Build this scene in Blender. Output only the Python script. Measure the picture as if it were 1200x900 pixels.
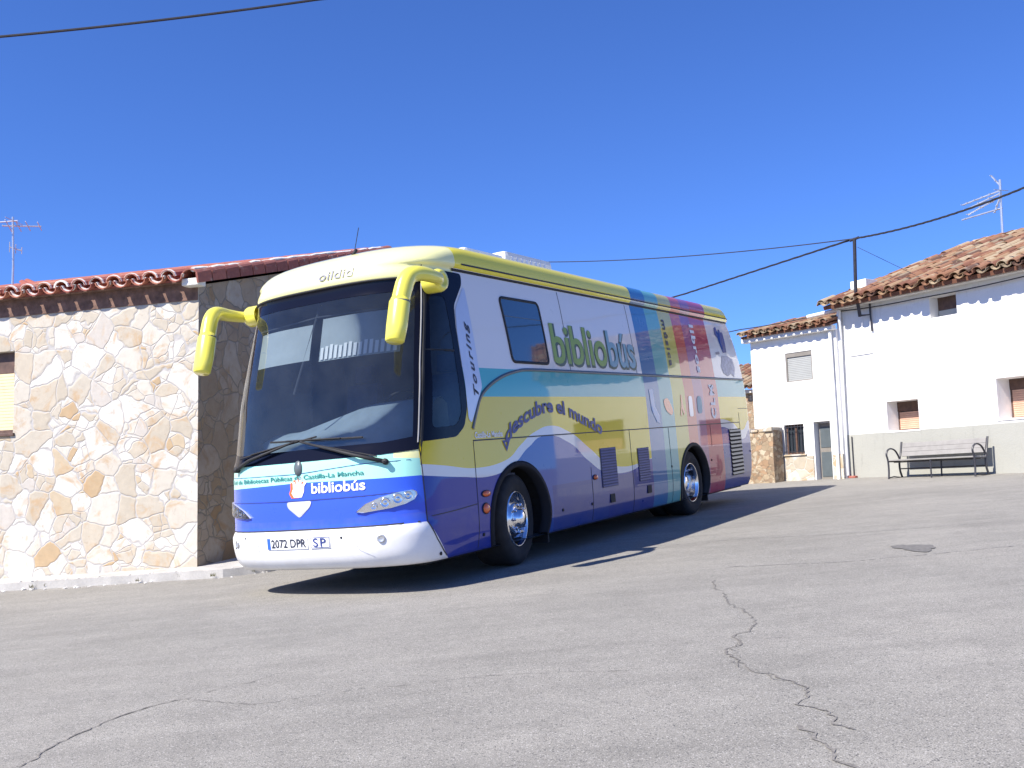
import bpy, bmesh, math, random
from mathutils import Vector, Matrix
from math import sin, cos, pi, radians, sqrt, atan2
random.seed(7)
for o_ in list(bpy.data.objects): bpy.data.objects.remove(o_)
SC = bpy.context.scene
COL = SC.collection

# ------------------------------------------------------------ camera, sky, sun, exposure
CAMZ = 1.2591536877928913
cam_d = bpy.data.cameras.new('camera'); cam = bpy.data.objects.new('camera', cam_d); COL.objects.link(cam)
cm = [[0.9996080256099974, 0.02799634147675039, 0.0], [0.0030021505021952145, -0.10719163925670733, -0.9942338455141335], [-0.02783491024675638, 0.9938441313090183, -0.10723367210992035]]
cam.matrix_world = Matrix([cm[0]+[0.0], cm[1]+[0.0], cm[2]+[CAMZ], [0, 0, 0, 1]])
cam_d.sensor_width = 36; cam_d.lens = 35.325; cam_d.clip_start = 0.05; cam_d.clip_end = 3000
SC.camera = cam
SUN = Vector((-0.55416062, -0.435939, 0.70912848)).normalized()
w = bpy.data.worlds.new('World'); SC.world = w; w.use_nodes = True
nt = w.node_tree; bg = nt.nodes['Background']
sky = nt.nodes.new('ShaderNodeTexSky'); sky.sky_type = 'NISHITA'; sky.sun_disc = False
sky.sun_elevation = radians(45.16); sky.sun_rotation = radians(-128.19)
sky.altitude = 1100; sky.air_density = 1.0; sky.dust_density = 0.05; sky.ozone_density = 4.0
tint = nt.nodes.new('ShaderNodeMix'); tint.data_type = 'RGBA'; tint.blend_type = 'MULTIPLY'; tint.inputs[0].default_value = 1.0
tint.inputs[7].default_value = (0.62, 0.92, 1.58, 1)
nt.links.new(sky.outputs[0], tint.inputs[6]); nt.links.new(tint.outputs[2], bg.inputs[0]); bg.inputs[1].default_value = 0.073
sd = bpy.data.lights.new('sun', 'SUN'); sd.energy = 5.0; sd.angle = radians(0.5); sd.color = (1.0, 0.94, 0.85)
so = bpy.data.objects.new('sun', sd); COL.objects.link(so); so.rotation_euler = SUN.to_track_quat('Z', 'Y').to_euler()
SC.view_settings.view_transform = 'Standard'; SC.view_settings.look = 'None'
SC.view_settings.exposure = 0.8; SC.view_settings.gamma = 1.0; SC.view_settings.use_curve_mapping = False

# ------------------------------------------------------------ helpers
def link(name, me, mats, parent=None):
    o = bpy.data.objects.new(name, me); COL.objects.link(o)
    if not isinstance(mats, (list, tuple)): mats = [mats]
    for m in mats: me.materials.append(m)
    if parent is not None: o.parent = parent
    return o
def from_bm(name, bm, mats, parent=None, smooth=False, recalc=True):
    if recalc: bmesh.ops.recalc_face_normals(bm, faces=bm.faces)
    me = bpy.data.meshes.new(name); bm.to_mesh(me); bm.free()
    if smooth:
        for p in me.polygons: p.use_smooth = True
    return link(name, me, mats, parent)
def from_py(name, vs, fs, mats, parent=None, smooth=False, mi=None):
    me = bpy.data.meshes.new(name); me.from_pydata([tuple(v) for v in vs], [], fs); me.update()
    if smooth:
        for p in me.polygons: p.use_smooth = True
    o = link(name, me, mats, parent)
    if mi:
        for p, i in zip(me.polygons, mi): p.material_index = i
    return o
def thing(name, label, cat, M=None, group=None):
    o = bpy.data.objects.new(name, None); COL.objects.link(o)
    if M is not None: o.matrix_world = M
    o['label'] = label; o['category'] = cat
    if group: o['group'] = group
    return o
def tag(o, label, cat, group=None):
    o['label'] = label; o['category'] = cat
    if group: o['group'] = group
    return o
def box(bm, x0, x1, y0, y1, z0, z1, bev=0.0, M=None):
    r = bmesh.ops.create_cube(bm, size=1)
    vs = r['verts']
    for v in vs:
        v.co = Vector((x0+(v.co.x+.5)*(x1-x0), y0+(v.co.y+.5)*(y1-y0), z0+(v.co.z+.5)*(z1-z0)))
    if bev > 0:
        es = list({e for v in vs for e in v.link_edges})
        r2 = bmesh.ops.bevel(bm, geom=es, offset=bev, segments=2, affect='EDGES', profile=.6)
        vs = list({v for f in r2['faces'] for v in f.verts} | {v for v in vs if v.is_valid})
    if M is not None:
        for v in vs: v.co = M @ v.co
    return vs
def tube(bm, pts, r, seg=10, cap=True, rx=None, up=None):
    """swept tube; r number or list; rx = optional second radius (list) -> elliptical"""
    pts = [Vector(p) for p in pts]; n = len(pts)
    if not isinstance(r, (list, tuple)): r = [r]*n
    if rx is None: rx = r
    elif not isinstance(rx, (list, tuple)): rx = [rx]*n
    rings = []; prev = up
    for i in range(n):
        t = (pts[min(i+1, n-1)]-pts[max(i-1, 0)]).normalized()
        if prev is None: prev = Vector((0, 0, 1)) if abs(t.z) < .9 else Vector((1, 0, 0))
        a = (prev - t*prev.dot(t)).normalized(); b = t.cross(a); prev = a
        rings.append([bm.verts.new(pts[i]+a*cos(2*pi*k/seg)*r[i]+b*sin(2*pi*k/seg)*rx[i]) for k in range(seg)])
    for i in range(n-1):
        for k in range(seg):
            bm.faces.new((rings[i][k], rings[i][(k+1) % seg], rings[i+1][(k+1) % seg], rings[i+1][k]))
    if cap: bm.faces.new(rings[0][::-1]); bm.faces.new(rings[-1])
def smooth_path(pts, n=8):
    pts = [Vector(p) for p in pts]; P = [pts[0]]+pts+[pts[-1]]; out = []
    for i in range(1, len(P)-2):
        for k in range(n):
            t = k/n; a, b, c, d = P[i-1], P[i], P[i+1], P[i+2]
            out.append(0.5*((2*b)+(c-a)*t+(2*a-5*b+4*c-d)*t*t+(-a+3*b-3*c+d)*t**3))
    out.append(pts[-1]); return out
def lathe(bm, prof, M, seg=32, close=False):
    """prof: (radius, axial) about local z, M places it"""
    rings = [[bm.verts.new(M @ Vector((r*cos(2*pi*k/seg), r*sin(2*pi*k/seg), h))) for k in range(seg)] for r, h in prof]
    n = len(rings)
    for i in range(n if close else n-1):
        a, b = rings[i], rings[(i+1) % n]
        for k in range(seg): bm.faces.new((a[k], a[(k+1) % seg], b[(k+1) % seg], b[k]))
    return rings

# ------------------------------------------------------------ materials
class G:
    def __init__(s, name):
        s.m = bpy.data.materials.new(name); s.m.use_nodes = True; s.nt = s.m.node_tree
        s.p = s.nt.nodes['Principled BSDF']; s.out = s.nt.nodes['Material Output']; s._tc = None
    def N(s, t, **k):
        n = s.nt.nodes.new(t)
        for a, b in k.items(): setattr(n, a, b)
        return n
    def L(s, a, b): s.nt.links.new(a, b)
    def tc(s, which='Object'):
        if s._tc is None: s._tc = s.N('ShaderNodeTexCoord')
        return s._tc.outputs[which]
    def put(s, sock, v):
        if hasattr(v, 'is_linked') or isinstance(v, bpy.types.NodeSocket): s.L(v, sock)
        else: sock.default_value = v
    def math(s, op, a, b=0.0, c=0.0):
        n = s.N('ShaderNodeMath', operation=op); s.put(n.inputs[0], a); s.put(n.inputs[1], b)
        if op in ('MULTIPLY_ADD',): s.put(n.inputs[2], c)
        return n.outputs[0]
    def xyz(s, which='Object'):
        n = s.N('ShaderNodeSeparateXYZ'); s.L(s.tc(which), n.inputs[0]); return n.outputs
    def map(s, scale=(1, 1, 1), which='Object', vec=None):
        n = s.N('ShaderNodeMapping'); s.L(vec or s.tc(which), n.inputs[0]); n.inputs['Scale'].default_value = scale; return n.outputs[0]
    def noise(s, scale, detail=4, rough=.55, vec=None, dist=0.0):
        n = s.N('ShaderNodeTexNoise'); n.inputs['Scale'].default_value = scale; n.inputs['Detail'].default_value = detail
        n.inputs['Roughness'].default_value = rough; n.inputs['Distortion'].default_value = dist
        s.L(vec or s.tc(), n.inputs['Vector']); return n.outputs
    def ramp(s, v, stops, interp='LINEAR'):
        n = s.N('ShaderNodeValToRGB'); cr = n.color_ramp; cr.interpolation = interp
        while len(cr.elements) > 1: cr.elements.remove(cr.elements[-1])
        cr.elements[0].position = stops[0][0]; cr.elements[0].color = c4(stops[0][1])
        for p, c in stops[1:]:
            e = cr.elements.new(p); e.color = c4(c)
        s.L(v, n.inputs[0]); return n.outputs[0]
    def mix(s, f, a, b, mode='MIX'):
        n = s.N('ShaderNodeMix', data_type='RGBA', blend_type=mode); s.put(n.inputs[0], f)
        s.put(n.inputs[6], c4(a) if isinstance(a, (tuple, list, float)) else a); s.put(n.inputs[7], c4(b) if isinstance(b, (tuple, list, float)) else b)
        return n.outputs[2]
    def bump(s, h, strength=.3, dist=.02, normal=None):
        n = s.N('ShaderNodeBump'); n.inputs['Strength'].default_value = strength; n.inputs['Distance'].default_value = dist
        s.L(h, n.inputs['Height'])
        if normal: s.L(normal, n.inputs['Normal'])
        s.L(n.outputs[0], s.p.inputs['Normal']); return n.outputs[0]
    def set(s, **k):
        for a, v in k.items():
            key = {'col': 'Base Color', 'rough': 'Roughness', 'metal': 'Metallic', 'coat': 'Coat Weight', 'crough': 'Coat Roughness', 'spec': 'Specular IOR Level'}[a]
            if a == 'col' and isinstance(v, (tuple, list, float)): v = c4(v)
            s.put(s.p.inputs[key], v)
        return s
def c4(c):
    if isinstance(c, (int, float)): return (c, c, c, 1)
    return tuple(c)+(1,) if len(c) == 3 else tuple(c)
def simple(name, col, rough=.5, metal=0.0, coat=0.0, var=.12, nscale=6.0, bump=0.0, bscale=60):
    g = G(name); n = g.noise(nscale, 5)
    lo = tuple(x*(1-var) for x in col); hi = tuple(min(1, x*(1+var)) for x in col)
    g.set(col=g.ramp(n[0], [(.3, lo), (.7, hi)]), rough=rough, metal=metal, coat=coat)
    if bump: g.bump(g.noise(bscale, 3)[0], bump, .01)
    return g.m
def glass(name, tint=(.55, .62, .66), ior=1.5, dust_haze=.03, boost=1.3):
    g = G(name); g.nt.nodes.remove(g.p)
    tr = g.N('ShaderNodeBsdfTransparent'); tr.inputs[0].default_value = c4(tint)
    gl = g.N('ShaderNodeBsdfGlossy'); gl.inputs['Roughness'].default_value = .015
    fr = g.N('ShaderNodeFresnel'); fr.inputs[0].default_value = ior
    f2 = g.math('MINIMUM', g.math('MULTIPLY', fr.outputs[0], boost), 1.0)
    mx = g.N('ShaderNodeMixShader'); g.L(f2, mx.inputs[0]); g.L(tr.outputs[0], mx.inputs[1]); g.L(gl.outputs[0], mx.inputs[2])
    df = g.N('ShaderNodeBsdfDiffuse'); df.inputs[0].default_value = (.5, .56, .60, 1)  # pale bluish film over the glass: dust plus a painted sunlit haze
    m2 = g.N('ShaderNodeMixShader'); d = g.math('MULTIPLY', g.noise(3.0, 6)[0], dust_haze*2); g.L(d, m2.inputs[0])
    g.L(mx.outputs[0], m2.inputs[1]); g.L(df.outputs[0], m2.inputs[2]); g.L(m2.outputs[0], g.out.inputs[0])
    return g.m

def stone_mat(name, light=True, scale=2.6, mortar=(.56, .54, .49), seed=0.0, weather=0.0):
    """irregular flat stone cladding: voronoi cells with mortar joints"""
    g = G(name)
    mp = g.N('ShaderNodeMapping'); g.L(g.tc(), mp.inputs[0]); mp.inputs['Location'].default_value = (seed, seed*.7, seed*1.3)
    mp.inputs['Scale'].default_value = (1, 1, 1.15)
    wn = g.noise(1.6, 3, .6, mp.outputs[0])
    add = g.N('ShaderNodeMix', data_type='RGBA', blend_type='LINEAR_LIGHT'); add.inputs[0].default_value = .13
    g.L(mp.outputs[0], add.inputs[6]); g.L(wn[1], add.inputs[7]); vec = add.outputs[2]
    ed = g.N('ShaderNodeTexVoronoi', feature='DISTANCE_TO_EDGE'); ed.inputs['Scale'].default_value = scale; ed.inputs['Randomness'].default_value = .95; g.L(vec, ed.inputs['Vector'])
    ce = g.N('ShaderNodeTexVoronoi', feature='F1'); ce.inputs['Scale'].default_value = scale; ce.inputs['Randomness'].default_value = .95; g.L(vec, ce.inputs['Vector'])
    e2 = g.N('ShaderNodeTexVoronoi', feature='DISTANCE_TO_EDGE'); e2.inputs['Scale'].default_value = scale*1.75; g.L(vec, e2.inputs['Vector'])
    c2 = g.N('ShaderNodeTexVoronoi', feature='F1'); c2.inputs['Scale'].default_value = scale*1.75; g.L(vec, c2.inputs['Vector'])
    s1 = g.N('ShaderNodeSeparateColor'); g.L(ce.outputs['Color'], s1.inputs[0])
    big = g.math('GREATER_THAN', s1.outputs[2], .66)
    cc = g.mix(big, ce.outputs['Color'], c2.outputs['Color']); sp = g.N('ShaderNodeSeparateColor'); g.L(cc, sp.inputs[0])
    edm = g.mix(big, ed.outputs[0], g.math('MINIMUM', ed.outputs[0], e2.outputs[0])); ev = g.math('MULTIPLY', edm, 1.0)
    if light:
        pal = [(0, (.48, .43, .35)), (.13, (.56, .52, .45)), (.28, (.46, .405, .32)), (.38, (.53, .485, .41)), (.5, (.48, .39, .27)), (.54, (.60, .57, .52)), (.70, (.49, .43, .34)), (.80, (.59, .565, .51)), (.93, (.44, .32, .19)), (.96, (.50, .46, .41))]
    else:
        pal = [(0, (.34, .26, .17)), (.2, (.42, .33, .22)), (.4, (.28, .20, .13)), (.6, (.48, .40, .29)), (.8, (.38, .25, .15))]
    col = g.ramp(sp.outputs[0], pal, 'CONSTANT')
    fine = g.noise(9, 8, .65); st = g.noise(2.2, 6, .7, dist=1.2)
    col = g.mix(g.ramp(st[0], [(.52, 0.0), (.66, .8)]), col, (.46, .31, .17) if light else (.30, .2, .12))
    vein = g.noise(5.0, 9, .75, dist=2.0)
    col = g.mix(g.ramp(vein[0], [(.58, 0.0), (.70, .6)]), col, (.33, .22, .13))
    col = g.mix(.35, col, g.ramp(fine[0], [(.3, .55), (.7, 1.0)]), 'MULTIPLY')
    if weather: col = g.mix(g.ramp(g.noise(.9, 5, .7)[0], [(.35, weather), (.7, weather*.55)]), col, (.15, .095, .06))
    jw = g.math('MULTIPLY_ADD', wn[0], .036, -.002)
    jm = g.math('LESS_THAN', ev, jw)
    mcol = g.mix(g.noise(14, 4)[0], mortar, tuple(x*.75 for x in mortar))
    col = g.mix(jm, col, mcol)
    g.set(col=col, rough=.85)
    h1 = g.math('MINIMUM', g.math('MULTIPLY', ev, 22.0), 1.0)
    h = g.math('ADD', h1, g.math('MULTIPLY', fine[0], .55)); h = g.math('ADD', h, g.math('MULTIPLY', sp.outputs[1], .35))
    g.bump(h, .5, .016)
    return g.m

def plaster_mat(name, col=(.80, .79, .77)):
    g = G(name); n = g.noise(1.3, 6, .6); f = g.noise(30, 6, .6)
    c = g.ramp(n[0], [(.3, tuple(x*.93 for x in col)), (.65, col)])
    st = g.noise(3.0, 7, .7, vec=g.map((3, 3, .5)))
    c = g.mix(g.ramp(st[0], [(.55, 0.0), (.72, .45)]), c, tuple(x*.60 for x in col))
    g.set(col=c, rough=.9); g.bump(g.math('ADD', f[0], g.math('MULTIPLY', n[0], 1.5)), .35, .012); return g.m

def tile_mat(name, pal):
    g = G(name); gi = g.N('ShaderNodeNewGeometry')
    c = g.ramp(gi.outputs['Random Per Island'], pal, 'CONSTANT')
    n = g.noise(14, 6, .7); c = g.mix(.5, c, g.ramp(n[0], [(.3, .5), (.72, 1.0)]), 'MULTIPLY')
    li = g.noise(5, 6, .7); c = g.mix(g.ramp(li[0], [(.58, 0.0), (.72, .55)]), c, (.50, .47, .38))
    g.set(col=c, rough=.9); g.bump(n[0], .4, .01); return g.m

M = {}
M['stone'] = stone_mat('cream_stone_cladding', True, 2.6, (.47, .45, .43))
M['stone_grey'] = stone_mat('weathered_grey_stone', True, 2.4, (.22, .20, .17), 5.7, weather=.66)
M['rubble'] = stone_mat('brown_rubble', False, 8.5, (.13, .10, .07), 3.1)
M['footing'] = stone_mat('pale_stone_footing', True, 3.4, (.66, .63, .57), 8.3)
M['plaster'] = plaster_mat('white_limewash')
M['cement'] = plaster_mat('grey_cement_render', (.37, .37, .335))
M['tile_old'] = tile_mat('old_clay_tiles', [(0, (.27, .13, .07)), (.15, (.33, .21, .12)), (.33, (.20, .085, .05)), (.5, (.40, .31, .20)), (.62, (.28, .14, .08)), (.78, (.27, .21, .14)), (.90, (.12, .065, .045))])
M['tile_red'] = tile_mat('red_clay_tiles', [(0, (.42, .13, .09)), (.3, (.48, .17, .11)), (.6, (.38, .12, .09)), (.85, (.52, .22, .14))])
M['verge'] = tile_mat('maroon_verge_tiles', [(0, (.30, .10, .08)), (.4, (.36, .13, .10)), (.75, (.26, .09, .075))])
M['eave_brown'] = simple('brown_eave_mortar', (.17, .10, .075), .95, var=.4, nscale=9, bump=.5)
M['mortar'] = simple('pale_mortar', (.70, .68, .63), .95, bump=.5)
M['white_paint'] = simple('white_painted_metal', (.80, .80, .79), .5, var=.05)
M['wood_dark'] = simple('dark_brown_wood', (.10, .055, .04), .6, var=.3, nscale=12)
M['steel_dark'] = simple('dark_painted_steel', (.035, .035, .045), .45, var=.25, nscale=20)
M['galv'] = simple('galvanised_metal', (.62, .62, .62), .38, .8, var=.12)
M['cable'] = simple('black_cable_sheath', (.025, .025, .03), .6, var=.3)
M['tyre'] = simple('tyre_rubber', (.022, .021, .021), .85, var=.35, nscale=9, bump=.2)
M['chrome'] = simple('polished_wheel_metal', (.80, .80, .82), .16, 1.0, var=.08, nscale=10)
M['rubber'] = simple('black_rubber', (.016, .016, .018), .7, var=.3)
M['frit'] = G('black_glass_border').set(col=(.007, .008, .016), rough=.15, spec=.15).m
M['seam'] = simple('dark_panel_gap', (.03, .03, .035), .6)
M['under'] = simple('black_underbody', (.012, .012, .012), .9)
M['arch'] = G('dark_grey_arch_lip').set(col=(.016, .017, .022), rough=.7, spec=.2).m
M['mould'] = simple('grey_moulding', (.10, .12, .13), .35, var=.1)
M['trim_grey'] = simple('dull_grey_trim', (.22, .22, .23), .5, var=.1)
M['silver'] = simple('silver_trim_panel', (.60, .61, .66), .3, .3, coat=.5, var=.03)
M['glass'] = glass('clear_windscreen_glass', (.66, .72, .76), dust_haze=.024, boost=1.5)
M['glass_side'] = glass('cab_side_glass', (.75, .80, .80), dust_haze=.008, boost=1.0)
M['glass_tint'] = glass('tinted_door_glass', (.10, .14, .18), dust_haze=.005)
M['glass_dark'] = G('dark_tinted_glass').set(col=(.02, .055, .085), rough=.06, coat=1.0, crough=.02).m
M['lamp_glass'] = glass('lamp_cover', (.95, .95, .95), dust_haze=.01)
M['orange'] = G('orange_lens').set(col=(.75, .14, .03), rough=.2, coat=.8).m
M['yellow'] = simple('yellow_gloss_paint', (.82, .74, .09), .3, coat=.8, var=.04)
M['knob_yellow'] = M['yellow']
M['dash'] = simple('grey_blue_dashboard_plastic', (.26, .32, .37), .55, var=.12)
M['seat'] = simple('dark_blue_seat_fabric', (.03, .04, .09), .9, var=.3, bump=.3)
M['cab_dark'] = simple('dark_cab_lining', (.055, .06, .075), .8, var=.2)
M['blind'] = simple('pale_pull_down_blind', (.36, .40, .42), .8, var=.06)
M['wind_white'] = simple('white_letter_vinyl', (.82, .82, .82), .4, var=.03)
M['ink'] = simple('black_letter_vinyl', (.03, .035, .06), .4, var=.1)
M['navy'] = simple('navy_letter_vinyl', (.03, .05, .22), .4, var=.1)
M['greyink'] = simple('grey_letter_vinyl', (.20, .20, .24), .4, var=.1)
M['teal_ink'] = simple('dark_teal_letter_vinyl', (.04, .20, .20), .4, var=.1)
M['green_ink'] = simple('lime_green_vinyl', (.24, .36, .06), .4, var=.08)
M['sky_ink'] = simple('pale_blue_vinyl', (.20, .38, .44), .4, var=.08)
M['dark_green'] = simple('dark_green_vinyl_edge', (.05, .09, .06), .4)
M['plate_blue'] = simple('blue_plate_band', (.03, .12, .55), .4)
M['roof_unit'] = simple('pale_grey_roof_unit', (.66, .67, .68), .5, var=.05)
M['bench_wood'] = simple('weathered_grey_bench_boards', (.27, .26, .25), .8, var=.1, nscale=7, bump=.1)
M['shutter_grey'] = simple('grey_roller_blind', (.36, .37, .36), .6, var=.05)
M['shutter_cream'] = simple('cream_roller_blind', (.74, .60, .36), .6, var=.06)
M['shutter_brick'] = simple('tan_roller_blind', (.56, .34, .24), .7, var=.12)
M['door_grey'] = simple('grey_door_metal', (.22, .20, .175), .55, var=.1)
M['pane'] = G('house_window_glass').set(col=(.03, .04, .05), rough=.05).m
M['debris'] = simple('pale_rubble_bits', (.62, .60, .56), .95, var=.2)
M['leaf'] = simple('dry_weed_leaf', (.11, .11, .035), .8, var=.3)

# asphalt
g = G('sun_bleached_asphalt'); n1 = g.noise(170, 3, .7); n2 = g.noise(.55, 6, .6); n3 = g.noise(38, 4, .7); n4 = g.noise(4.0, 6, .65, dist=.6)
vo = g.N('ShaderNodeTexVoronoi'); vo.inputs['Scale'].default_value = 95; g.L(g.tc(), vo.inputs['Vector'])
c = g.ramp(n2[0], [(.3, (.262, .250, .222)), (.55, (.305, .290, .258)), (.75, (.335, .317, .280))])
c = g.mix(.75, c, g.ramp(n1[0], [(.32, .28), (.5, .92), (.68, 1.75)]), 'MULTIPLY')
c = g.mix(.45, c, g.ramp(n3[0], [(.3, .65), (.7, 1.15)]), 'MULTIPLY')
c = g.mix(.40, c, g.ramp(n4[0], [(.3, .7), (.7, 1.1)]), 'MULTIPLY')
tm = g.noise(1.6, 5, .6, vec=g.map((.35, 2.2, 1))); c = g.mix(.35, c, g.ramp(tm[0], [(.35, .72), (.6, 1.06)]), 'MULTIPLY')
sp_ = g.noise(2.7, 7, .75, dist=.8); c = g.mix(g.ramp(sp_[0], [(.64, 0.0), (.74, .35)]), c, (.15, .145, .135))
vs_ = g.N('ShaderNodeSeparateColor'); g.L(vo.outputs['Color'], vs_.inputs[0])
peb = g.math('MULTIPLY', g.math('GREATER_THAN', vs_.outputs[0], .90), g.math('LESS_THAN', vo.outputs['Distance'], .35))
c = g.mix(peb, c, (.46, .44, .41))
pd = g.math('MULTIPLY', g.math('LESS_THAN', vs_.outputs[0], .12), g.math('LESS_THAN', vo.outputs['Distance'], .4))
c = g.mix(pd, c, (.09, .088, .085))
g.set(col=c, rough=.88); g.bump(g.math('ADD', n1[0], g.math('MULTIPLY', n3[0], .8)), .55, .012); M['asphalt'] = g.m
g = G('crack_filling'); n = g.noise(60, 4); g.set(col=g.ramp(n[0], [(.35, (.12, .112, .10)), (.65, (.24, .225, .205))]), rough=.95); g.bump(n[0], .6, .01); M['crack'] = g.m
g = G('old_oil_stain'); n = g.noise(25, 5); g.set(col=g.ramp(n[0], [(.3, (.09, .086, .08)), (.6, (.17, .162, .15))]), rough=.85); M['stain'] = g.m
g = G('faint_line'); n = g.noise(40, 4); g.set(col=g.ramp(n[0], [(.35, (.215, .205, .19)), (.65, (.28, .268, .25))]), rough=.9); M['faint'] = g.m  # slightly darker grey for thin lines across the road
g = G('pavement_concrete'); n = g.noise(3, 6); n_ = g.noise(60, 4, .7)
c = g.ramp(n[0], [(.3, (.40, .385, .36)), (.7, (.54, .52, .49))]); c = g.mix(.5, c, g.ramp(n_[0], [(.3, .65), (.7, 1.1)]), 'MULTIPLY')
g.set(col=c, rough=.92); g.bump(g.math('ADD', n[0], n_[0]), .5, .015); M['pavement'] = g.m

# ------------------------------------------------------------ ground (the street climbs gently to the back and right)
NV = Vector((-0.06055695, -0.04247536, 0.9972606)); BO = Vector((-0.98774009, 9.1576446, 0.33006387))
def gz(x, y):
    dx, dy = x-2, y-12; r = sqrt(dx*dx+dy*dy); k = 1 if r < 34 else 34/r
    x, y = 2+dx*k, 12+dy*k
    return BO.z-(NV.x*(x-BO.x)+NV.y*(y-BO.y))/NV.z
def ground():
    rs = [0, 4, 8, 14, 20, 27, 34, 45, 70, 120, 300, 900, 2500]; seg = 48
    vs = [(2, 12, gz(2, 12))]; fs = []; mi = []
    for r in rs[1:]:
        for k in range(seg):
            x, y = 2+r*cos(2*pi*k/seg), 12+r*sin(2*pi*k/seg); vs.append((x, y, gz(x, y)))
    for k in range(seg): fs.append((0, 1+k, 1+(k+1) % seg)); mi.append(0)
    for i in range(len(rs)-2):
        a = 1+i*seg; b = a+seg
        for k in range(seg): fs.append((a+k, b+k, b+(k+1) % seg, a+(k+1) % seg)); mi.append(0)
    rnd = random.Random(3)
    def strip(pts, w0, w1, m, jit=.03, step=.035, gap=0.0):
        P = []
        for i in range(len(pts)-1):
            a, b = Vector(pts[i]), Vector(pts[i+1]); n = max(2, int((b-a).length/step))
            for k in range(n): P.append(a.lerp(b, k/n))
        P.append(Vector(pts[-1])); off = 0; L = []; sk = 0
        for i, p in enumerate(P):
            t = (P[min(i+1, len(P)-1)]-P[max(i-1, 0)]).normalized(); nn = Vector((-t.y, t.x))
            off = off*.75+rnd.uniform(-jit, jit)*.6; q = p+nn*off
            wv = rnd.uniform(w0*.5, w1)*(.62 if m == 1 else .7)*(.25 if i in (0, len(P)-1) else 1)
            L.append((q+nn*wv/2, q-nn*wv/2))
        for i in range(len(L)-1):
            if gap and rnd.random() < gap: continue
            j = len(vs)
            for q in (L[i][0], L[i+1][0], L[i+1][1], L[i][1]): vs.append((q.x, q.y, gz(q.x, q.y)+.004))
            fs.append((j, j+3, j+2, j+1)); mi.append(m)
    A = [(-2.33, 4.78), (-2.29, 5.17), (-2.18, 5.62), (-1.93, 5.9)]
    strip(A, .012, .028, 1); strip([(-1.93, 5.9), (-1.6, 6.25), (-1.45, 6.4)], .006, .014, 1, gap=.2)
    strip([(-1.93, 5.9), (-1.44, 5.63), (-.9, 5.75), (-.29, 5.78), (.15, 5.76), (.7, 5.59)], .006, .014, 1, .025, gap=.15)
    B = [(1.66, 8.67), (1.57, 7.74), (1.54, 6.8), (1.5, 6.5), (1.33, 6.29), (1.18, 5.84), (1.22, 5.44), (1.33, 5.2), (1.37, 5.03), (1.28, 4.65), (1.3, 4.41), (1.32, 4.2)]
    strip(B[:4], .010, .024, 1, .04, gap=.12); strip(B[3:], .016, .036, 1, .045); strip(B[4:9], .008, .014, 1, .07, gap=.3)
    strip([(1.14, 4.35), (1.17, 4.1), (1.18, 3.87), (1.18, 3.6)], .02, .045, 1, .04)
    strip([(1.30, 6.25), (1.9, 6.0), (2.4, 5.9)], .006, .012, 3, .05, gap=.3)
    strip([(1.62, 11.72), (2.51, 11.71), (3.73, 11.23), (5.54, 11.07), (8, 10.8)], .02, .035, 3, .02, gap=.05)
    strip([(.3, 10.63), (1.79, 11.56)], .008, .016, 1, .03, gap=.2)
    strip([(1.92, 9.4), (2.98, 9.04), (4.45, 9.09), (6, 9.2)], .02, .04, 3, .03, gap=.15)
    strip([(-.6, 7.4), (.6, 7.9), (1.66, 8.67)], .006, .012, 3, .04, gap=.35)
    strip([(-4.5, 6.2), (-3.2, 7.2), (-2.0, 7.4)], .006, .012, 3, .04, gap=.35)
    # oil stain and faint patches
    def blob(cx, cy, rx, ry, m, seed):
        q = random.Random(seed); n = 40; base = len(vs); vs.append((cx, cy, gz(cx, cy)+.006))
        for k in range(n):
            a = 2*pi*k/n; r = q.uniform(.82, 1.0)+.18*sin(3*a+seed); x, y = cx+rx*r*cos(a), cy+ry*r*sin(a); vs.append((x, y, gz(x, y)+.006))
        for k in range(n): fs.append((base, base+1+k, base+1+(k+1) % n)); mi.append(m)
    blob(3.74, 9.55, .17, .34, 2, 1)
    o = from_py('road', vs, fs, [M['asphalt'], M['crack'], M['stain'], M['faint']], mi=mi); o['kind'] = 'structure'
ground()

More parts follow.
